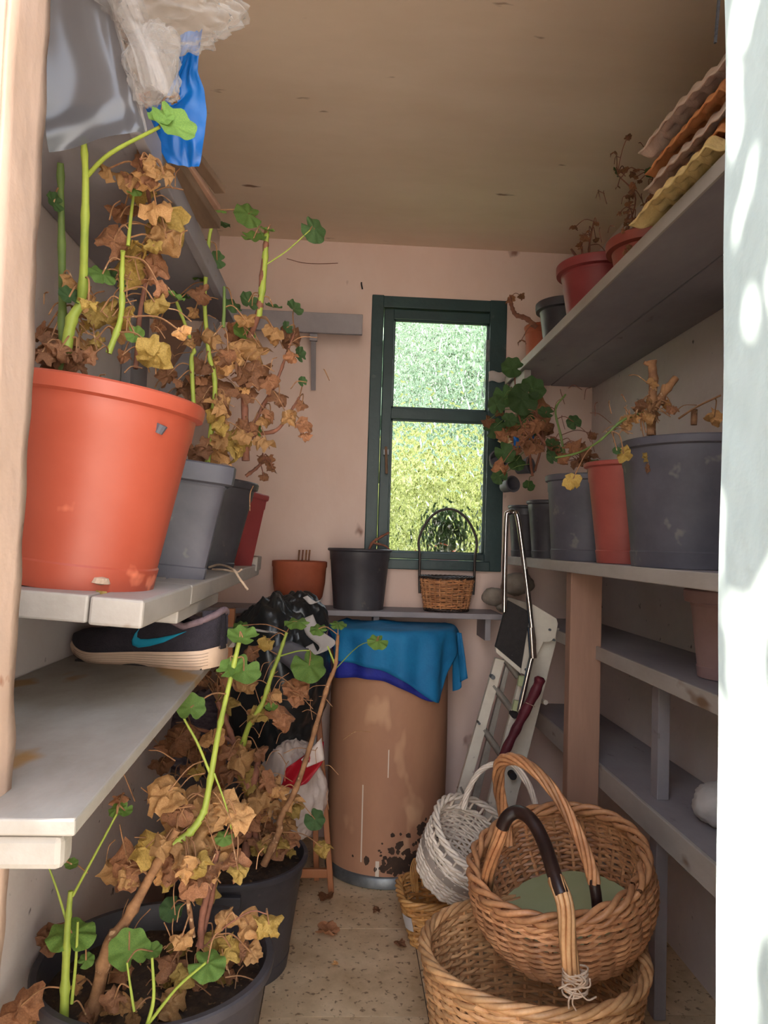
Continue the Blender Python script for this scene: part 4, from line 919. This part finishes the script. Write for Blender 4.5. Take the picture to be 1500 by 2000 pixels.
hl = spline([L(985, 1195, YL-.05), L(986, 1110, YL-.05), L(989, 1015, YL-.05), L(993, 1002, YL-.05), L(1004, 1001, YL-.05), L(1012, 1015, YL-.06), L(1025, 1110, YL-.06), L(1038, 1220, YL-.07), L(1042, 1262, YL-.07), L(1032, 1310, YL-.07), L(1014, 1388, YL-.07)], 8)
MB().tube(hl, .0085, 12).obj('handle', CHROME, LD, smooth=60)
MB().tube([L(1037, 1225, YL-.07), L(1041, 1285, YL-.07)], .012, 12).obj('handle_joint', CHROME, LD, smooth=60)
for (a, c) in (((1019, 1320), (1016, 1340)), ((1010, 1368), (1005, 1388))): MB().bar(L(*a, YL-.05), L(*c, YL-.05), .02, .016, (0, 1, 0)).obj('handle_clip', LINER, LD, bevel=.002)
MB().tube([L(1055, 1368, YL+.06), L(1066, 1372, YL)], .008, 10).obj('stay_pin', ALU, LD, smooth=60)
UM = thing('rolled_cover', 'maroon fabric-covered rod slanting across the stepladder rail', 'rod')
pp = spline([L(1056, 1322, YL-.09), L(1046, 1350, YL-.09), L(1020, 1400, YL-.09), L(1000, 1440, YL-.09), L(978, 1484, YL-.09)], 6)
MB().tube(pp, [.010]+[.0165-.003*i/len(pp)+.0015*sin(i*1.3) for i in range(1, len(pp)-1)]+[.007], 12).obj('cover', MAROON, UM, smooth=60)
MB().tube([pp[9]+Vector((-.015, -.012, .006)), pp[9]+Vector((.015, -.014, -.006))], .0012, 5).obj('tie', ROPE, UM)
for i, (x, y, r_, lb_) in enumerate(((965, 1165, .045, 'grey stone lump at the right end of the window ledge'), (1010, 1140, .06, 'dusty wrapped bundle behind the ladder handle'), (985, 1185, .03, 'smaller pale stone beside the ladder top'))):
    t = blobbag('stone' if i != 1 else 'wrapped_bundle', lb_, at(x, y, Y=2.76), (r_, r_*.8, r_*.75), 30+i, STONE, 'stone' if i != 1 else 'bundle', 30, 20, creas=.8)

# ------------------------------------------------------------------ baskets on the floor
BX = .415; BY = 1.53
B1 = thing('wicker_basket', 'largest honey wicker basket on the floor, lowest in the foreground', 'basket', (BX, BY, .003))
h1 = .298
P1_ = wicker(B1, .222, .165, h1, 36, 36, .0046, WICK, 1, .94, seedr=3, bulge=.006)
braid(B1, rimfn(P1_, h1), 200, .0058, .008, WICK, 9, 4); braid(B1, rimfn(P1_, h1-.022), 200, .005, .0055, WICK, 12, 2, 'rim_cord'); braid(B1, rimfn(P1_, .006), 160, .006, .007, WICK, 12, 3, 'foot_rim'); basebowl(B1, P1_, WICK)
fa = at(1116, 1925, Y=BY-.213); 
H1p = [at(1120, 1935, Y=BY-.225), at(1110, 1850, Y=BY-.225), at(1104, 1770, Y=BY-.22), at(1085, 1715, Y=BY-.19), at(1062, 1645, Y=BY-.12), at(1038, 1602, Y=BY-.08), at(1012, 1586, Y=BY-.05), at(988, 1600, Y=BY-.04), at(972, 1645, Y=BY-.02), at(955, 1700, Y=BY+.03), at(948, 1760, Y=BY+.16)]
H1p = [q-B1.location for q in H1p]
hs = spline(H1p, 10)
def sub(a, c): n = len(hs)-1; return hs[int(a*n):int(c*n)+1]
def rods(parent, path, r, R, n, m, name, twist=0):
    b_ = MB(); L_ = len(path)
    for k in range(n):
        pts = []
        for i, c in enumerate(path):
            d = (path[min(i+1, L_-1)]-path[max(i-1, 0)]).normalized(); u = d.cross(Vector((0, 1, .2))).normalized(); v = d.cross(u); ph = 2*pi*k/n+twist*i/L_*2*pi
            pts.append(c+u*R*cos(ph)+v*R*.7*sin(ph))
        b_.tube(pts, r, 6)
    return b_.obj(name, m, parent, smooth=70)
hdl = rods(B1, sub(0, .30), .0048, .011, 7, WICK, 'handle', .25)
MB().tube(sub(.24, .74), .0135, 12).obj('leather_grip', LEATH, B1, smooth=60)
rods(B1, sub(.74, 1), .0048, .010, 6, WICKD, 'handle', .25)
b = MB()
for i in range(9):
    c = H1p[0]+Vector((0, -.004, .006+.004*i)); a = random.uniform(-.5, .5)
    b.tube([c+Vector((.022*cos(t*2*pi/14+a), -.004+.016*sin(t*2*pi/14+a), .006*sin(t*2*pi/14*1+a*5))) for t in range(14)], .0017, 5, closed=True)
for i in range(7):
    a = random.uniform(0, 6.28); c = H1p[0]+Vector((0, -.018, .015)); b.tube(spline([c, c+Vector((.02*cos(a), -.01, .02*sin(a))), c+Vector((.034*cos(a+.5), -.004, .03*sin(a+.5)-.005))], 4), .0015, 5)
b.obj('raffia_tie', ROPE, B1, smooth=60)

cc = at(1087, 1676, Y=1.60)     # rim centre of the second basket
B2 = thing('wicker_basket', 'tilted brown wicker basket with a green bottom resting in the largest one', 'basket')
h2_ = .165
ax = Vector((-.24, -.20, .95)).normalized()
B2.location = cc-ax*h2_
B2.rotation_mode = 'QUATERNION'; B2.rotation_quaternion = ax.to_track_quat('Z', 'Y')
P2_ = wicker(B2, .182, .158, h2_, 24, 34, .0045, WICKD, 1, 1, seedr=5, bulge=.022)
braid(B2, rimfn(P2_, h2_), 200, .0066, .0105, WICKD, 8, 3); braid(B2, rimfn(P2_, h2_-.018), 180, .005, .006, WICKD, 13, 2, 'rim_cord')
basebowl(B2, P2_, WICKD); 
b = MB(); vs = [P2_(2*pi*k/40, .012, -.006) for k in range(40)]; b.add(vs+[Vector((0, 0, .011))], [(k, (k+1) % 40, 40) for k in range(40)]); b.obj('green_bottom', LINER, B2)
bpy.context.view_layer.update(); inv = B2.matrix_world.inverted()
hp = [inv @ q for q in (at(1168, 1785, Y=1.46), at(1163, 1740, Y=1.46), at(1152, 1690, Y=1.47), at(1128, 1628, Y=1.49), at(1095, 1565, Y=1.52), at(1052, 1512, Y=1.56), at(1010, 1484, Y=1.62), at(978, 1490, Y=1.68), at(974, 1535, Y=1.72), at(984, 1590, Y=1.74), at(992, 1650, Y=1.74))]
hs = spline(hp, 10)
MB().tube(sub(0, .15), .011, 12).obj('leather_grip', LEATH, B2, smooth=60)
rods(B2, sub(.13, 1), .0048, .0105, 6, WICKD, 'handle', 2.2)

# white basket standing in a golden tray basket
B4 = thing('wicker_basket', 'shallow golden wicker basket with a white label, left of the white one', 'basket', (.312, 2.15, .003))
zt4 = .135
P4_ = wicker(B4, .118, .082, .13, 15, 24, .0042, WICKO, 1, .85, sq=4, seedr=8)
braid(B4, rimfn(P4_, .13), 160, .0055, .007, WICKO, 8, 3); basebowl(B4, P4_, WICKO)
a = at(806, 1735, Y=2.13)-B4.location
for k in range(5):
    MB().tube(spline([a+Vector((.004*k, 0, -.01)), a+Vector((-.008+.005*k, 0, .045)), a+Vector((.002+.004*k, .006, .08)), a+Vector((.016+.003*k, .01, .06-.004*k)), a+Vector((.03, .01, .0))], 5), .0018, 6).obj('handle_loop', WICKO, B4, smooth=60)
o = MB().grid(lambda u, v: P4_(pi+.55+u*.30, .055+v*.04, .009), 6, 4).obj('label_tag', PAPER, B4, solid=.0015)
B3 = thing('wicker_basket', 'white-painted wicker basket with a thin hoop handle, tipped towards the viewer', 'basket')
c3 = at(932, 1632, Y=1.96); ax = Vector((.42, -.40, .80)).normalized(); h3 = .125
B3.location = c3-ax*(h3+.032); B3.rotation_mode = 'QUATERNION'; B3.rotation_quaternion = ax.to_track_quat('Z', 'Y')
P3_ = wicker(B3, .124, .095, h3, 18, 24, .0036, WICKW, 1, .95, seedr=11, bulge=.004)
def P3b(a_, z, off=0): return P3_(a_, z, off)
braid(B3, rimfn(P3b, h3+.034), 160, .0048, .0065, WICKW, 9, 3); braid(B3, rimfn(P3b, h3), 160, .0042, .004, WICKW, 12, 2, 'rim_cord'); basebowl(B3, P3_, WICKW)
b = MB(); 
for k in range(24): a_ = 2*pi*k/24; b.tube([P3_(a_, h3-.01), P3_(a_, h3+.034)], .0034, 6)
b.obj('open_stakes', WICKW, B3, smooth=60)
MB().grid(lambda u, v: P3_(u*2*pi, h3*.55+v*.024, .0065), 60, 3, True).obj('ribbon_band', mat('grey_ribbon', (176, 160, 148), (160, 146, 134), .6), B3, smooth=60)
bpy.context.view_layer.update(); inv = B3.matrix_world.inverted()
hp = [inv @ q for q in (at(906, 1580, Y=2.0), at(914, 1545, Y=2.0), at(936, 1508, Y=1.99), at(965, 1492, Y=1.98), at(998, 1492, Y=1.96), at(1025, 1520, Y=1.94), at(1044, 1565, Y=1.92), at(1050, 1620, Y=1.90))]
hs = spline(hp, 10); rods(B3, sub(0, 1), .0036, .0062, 5, WICKW, 'handle', 3)

# ------------------------------------------------------------------ right shelf items
zU = ZU+.024
def mkpot(label, x, y, z, rt, rb, h_, m, **k):
    t = thing(k.pop('nm', 'plant_pot'), label, 'pot' if 'plant' not in k else k.pop('plant'), (x, y, z)); pot(t, rt, rb, h_, m, **k); return t
R1 = mkpot('wine-red plastic pot, larger of the two on the high right shelf', .745, 2.17, zU, .113, .085, .195, REDP, plant='plant', nm='potted_plant')
p = Plant(R1); Y = 2.17
p.stem([(1150, 505, Y), (1152, 470, Y), (1160, 432, Y)], .004, .002, STEMR, 4, 3); p.stem([(1138, 505, Y), (1136, 482, Y)], .004, .003, STEMR, 4); p.stem([(1125, 500, Y), (1115, 486, Y)], .004, .003, STEMR, 4)
p.cluster(1145, 470, Y, 36, 40, 14, 16, 'b', .03); p.done(STEMR)
R2 = mkpot('orange-red pot with a bushy dead plant, right of the wine-red one', .775, 1.86, zU, .100, .078, .145, mat('brick_red_plastic', (164, 82, 68), (148, 70, 60), .5), plant='plant', nm='potted_plant')
p = Plant(R2); Y = 1.84
p.stem([(1215, 470, Y), (1232, 430, Y), (1240, 380, Y), (1205, 340, Y)], .003, .0014, STEMR, 5); p.stem([(1240, 470, Y), (1262, 420, Y), (1275, 345, Y)], .003, .0014, STEMR, 5)
p.stem([(1225, 480, Y), (1250, 440, Y), (1262, 400, Y)], .003, .0014, STEMR, 5)
p.cluster(1245, 405, Y, 56, 110, 46, 18, 'b', .06); p.leaf(1205, 335, Y, 22, 'k', .5); p.leaf(1270, 338, Y, 24, 'k', .5); p.twigs(1240, 410, Y, 70, 110, 30, ln=26); p.done(STEMR)
R3 = mkpot('black pot behind the wine-red one on the high right shelf', .720, 2.42, zU, .086, .068, .16, BLACKP)
R4 = thing('plant_pot', 'tall clay pot with a cut branch at the window end of the high right shelf', 'plant', (.712, 2.68, zU)); pot(R4, .062, .055, .16, CLAY, .004, .012, 36, ridge=False)
p = Plant(R4); Y = 2.62
p.stem([(1048, 640, Y), (1028, 622, Y), (1008, 615, Y), (1000, 600, Y), (996, 582, Y)], .009, .006, STEMR, 6, 3); p.leaf(996, 584, Y, 24, 'b', .6); p.leaf(1018, 578, Y, 16, 'b', .6); p.leaf(1018, 665, Y-.05, 20, 'b'); p.done(STEMR)

# egg trays
def tray(seed):
    def f(u, v):
        x = (u-.5)*.29; y = (v-.5)*.29; ed = min(u, 1-u, v, 1-v)
        z = .010*cos(u*12*pi)*cos(v*12*pi)*(1 if ed > .04 else .3)+.010*N((x, y, seed), 8)
        k = max(0, 1-ed/.05)
        return Vector((x*(1+.05*k), y*(1+.05*k), z-.030*k**.8))
    return MB().grid(f, 61, 61)
for i, (m_, lb_, dz, rz, tx) in enumerate(((EGGY, 'yellow moulded egg tray, bottom of the stack on the high right shelf', .040, .03, -.030), (EGGO, 'brownish orange egg tray, second from the bottom of the stack', .080, -.06, .01), (EGGG, 'greyish egg tray in the middle of the stack', .108, .05, 0), (EGGO, 'thin bright orange egg tray, second from the top', .135, 0., .0), (EGGG, 'pale pinkish grey egg tray on top of the stack', .175, .08, -.01))):
    t = tray(i*3.3).obj('egg_tray', m_, smooth=60, solid=.003); t.location = (.757+tx, 1.33, zU+.046+(dz-.045)*1.15); t.rotation_euler = (.04*(i % 2), -.03*(i % 3), rz)
    tag(t, lb_, 'egg tray', 'stack of egg trays')

# middle shelf
zM = ZM+.001
G1 = mkpot('largest dusty black pot, at the near end of the middle right shelf', .768, 1.57, zM, .160, .135, .272, GREYPOT, rim=.008, rh=.02, plant='plant', nm='potted_geranium')
p = Plant(G1); Y = 1.52
p.stem([(1272, 850, Y), (1272, 800, Y), (1276, 750, Y), (1273, 705, Y)], .010, .009, STEMB, 5, 4); p.stem([(1276, 800, Y), (1295, 770, Y), (1320, 738, Y)], .0085, .0075, STEMB, 5, 4); p.stem([(1275, 715, Y), (1258, 708, Y)], .005, .004, STEMB, 3)
p.stem([(1290, 790, Y), (1298, 752, Y)], .008, .006, STEMB, 3); p.stem([(1355, 830, Y), (1356, 800, Y)], .007, .007, STEMB, 3)
p.stem([(1325, 818, Y), (1360, 795, Y-.02), (1408, 772, Y-.04)], .0022, .002, STEMB, 4)
p.stem([(1260, 805, Y), (1215, 822, Y-.02), (1170, 862, Y), (1130, 884, Y+.06), (1085, 894, Y+.1)], .003, .002, STEMD, 6, 4)
for (x, y, d, k) in ((1218, 887, 30, 'y'), (1265, 893, 22, 'y'), (1222, 828, 28, 'd'), (1240, 815, 24, 'd'), (1262, 815, 34, 'd'), (1205, 880, 18, 'k'), (1117, 940, 34, 'y'), (1265, 915, 16, 'b'), (1250, 790, 26, 'b'), (1395, 815, 40, 'd')): p.leaf(x, y, Y-.02, d, k, .8)
p.cluster(1265, 800, Y, 40, 40, 12, 22, 'db', .03); p.twigs(1250, 810, Y-.02, 80, 60, 20, ln=40); p.done(STEMB)
G2 = mkpot('narrow reddish-orange pot squeezed between two black ones on the middle shelf', .738, 1.90, zM, .100, .072, .262, mat('faded_red_plastic', (176, 88, 78), (160, 76, 68), .5, 6), rim=.010, rh=.014)
G3 = mkpot('black pot with a dead leafy plant, left of the narrow red pot', .738, 2.20, zM, .122, .108, .255, GREYPOT, rim=.008, rh=.02, plant='plant', nm='potted_geranium')
p = Plant(G3); Y = 2.18
p.stem([(1105, 900, Y), (1095, 850, Y), (1085, 800, Y), (1105, 770, Y)], .004, .0025, STEMD, 5, 3); p.stem([(1100, 900, Y), (1060, 860, Y), (1030, 820, Y)], .005, .003, STEMR, 5, 3)
p.cluster(1090, 860, Y, 110, 60, 26, 34, 'bbk', .06); p.cluster(1140, 880, Y, 60, 40, 8, 28, 'bb', .06); p.twigs(1090, 840, Y, 110, 80, 24, ln=36); p.done(STEMR)
G4 = mkpot('small black pot with trailing green leaves beside the window', .715, 2.55, zM, .072, .056, .20, BLACKP, rim=.006, rh=.014, plant='plant', nm='potted_geranium')
p = Plant(G4); Y = 2.45
p.stem([(1040, 930, Y), (1030, 860, Y), (1010, 800, Y), (1005, 730, Y)], .0045, .002, STEMR, 6, 3); p.stem([(1045, 920, Y), (1060, 850, Y), (1040, 790, Y)], .004, .002, STEMR, 5, 3)
for (x, y, d, k) in ((1000, 720, 44, 'k'), (1020, 780, 66, 'k'), (985, 775, 48, 'k'), (970, 790, 40, 'k'), (1040, 760, 50, 'k'), (965, 835, 44, 'k'), (1000, 830, 50, 'b'), (955, 820, 30, 'b'), (1030, 830, 50, 'k'), (1050, 800, 50, 'b'), (985, 885, 44, 'k'), (1008, 900, 40, 'k'), (1020, 850, 50, 'b'), (1060, 840, 40, 'b'), (975, 930, 34, 'k'), (1032, 950, 26, 'k')): p.leaf(x, y, Y+p.rnd.uniform(-.04, .05), d, k, .7)
p.cluster(1025, 830, Y, 70, 80, 16, 34, 'bkb', .05); p.done(STEMD)
G5 = mkpot('tiny dark pot hard against the window frame, leftmost on the middle right shelf', .672, 2.72, zM, .058, .046, .19, BLACKP, rim=.005, rh=.012)
fl_ = thing('ornament_flower', 'pale cream flower shape beside a blue scrap at the window', 'ornament', tuple(at(986, 862, Y=2.46)))
b = MB()
for k in range(6): a_ = k*pi/3; b.add([Vector((0, 0, 0)), Vector((.016*cos(a_-.4), 0, .016*sin(a_-.4))), Vector((.026*cos(a_), -.003, .026*sin(a_))), Vector((.016*cos(a_+.4), 0, .016*sin(a_+.4)))], [(0, 1, 2, 3)])
b.obj('petals', mat('cream_petal', (226, 210, 160), (210, 190, 130), .7), fl_, solid=.003); MB().tube([(0, -.006, 0), (0, 0, 0)], .007, 8).obj('centre', STEMR, fl_)
bs = MB().grid(lambda u, v: at(1003+u*40, 852+v*20+4*sin(u*5), Y=2.43+.01*sin(u*6+v*4)), 10, 6).obj('blue_scrap', BLUEB, smooth=60, solid=.002); tag(bs, 'small blue plastic scrap among the leaves by the window', 'scrap')
# dark small pots grouped on their sides under the leaves
for i, (x, y, r_) in enumerate(((968, 905, .032), (984, 952, .027), (1010, 915, .029))):
    t = thing('seed_pot', ('little round black seed pot tucked lowest', 'little round black seed pot in the middle', 'little round black seed pot nearest the window glass')[(1, 0, 2)[i]]+' under the trailing leaves', 'pot', tuple(at(x, y, Y=2.66)), (math.radians(80), 0, i*.4), 'seed pots by the window')
    MB().lathe([(r_*.7, 0), (r_*.72, .002), (r_, .05), (r_+.003, .052), (r_+.003, .058), (r_-.002, .058), (r_*.68, .004)], 24).obj('pot', GREYPOT, t, smooth=40)
# third / fourth shelf content
cv = mkpot('pinkish upright pot on the third shelf on the right', .855, 1.58, H-.268, .088, .070, .19, PINKC)
pb_ = blobbag('paper_bag', 'crumpled white paper bag on the lowest shelf on the right', Vector((.85, 1.62, H-.6+.045)), (.055, .06, .046), 47, PAPER, 'bag', 50, 34)

# ------------------------------------------------------------------ litter on the floor
for i, (x, y, d, k, lb_) in enumerate(((636, 1755, 42, 'b', 'brown fallen leaf by the foot of the wooden frame'), (640, 1822, 56, 'b', 'curled brown leaf on the tiles right of the farther floor pot'), (737, 1780, 26, 'b', 'tiny dark leaf crumb on the tiles in front of the drum'), (780, 1846, 30, 'b', 'small dark dead leaf beside the golden basket'), (655, 1885, 16, 'd', 'fleck of dry leaf on the pale tiles'), (800, 1795, 18, 'b', 'brown leaf scrap between drum and golden basket'))):
    q = at(x, y, Z=.008); o = bpy.data.objects.new('fallen_leaf', LM[k][i % 5]); C.objects.link(o); o.location = q+Vector((0, 0, .004)); sc = d*q.y/F; o.scale = (sc, sc, sc*.6); o.rotation_euler = (pi, 0, i*1.3); tag(o, lb_, 'leaf', 'fallen leaves')
hk = MB().tube(spline([at(560, 505, Y=D-.004), at(590, 513, Y=D-.006), at(622, 515, Y=D-.004), at(660, 514, Y=D-.003)], 4), .0012, 5).obj('wall_crack', STEMR, wb)
nl = MB().tube(spline([at(706, 552, Y=D), at(706, 556, Y=D-.015), at(708, 565, Y=D-.012)], 3), .003, 6).obj('nail', GRIP); tag(nl, 'small rusty hook high on the back wall above the little shelf', 'hook')
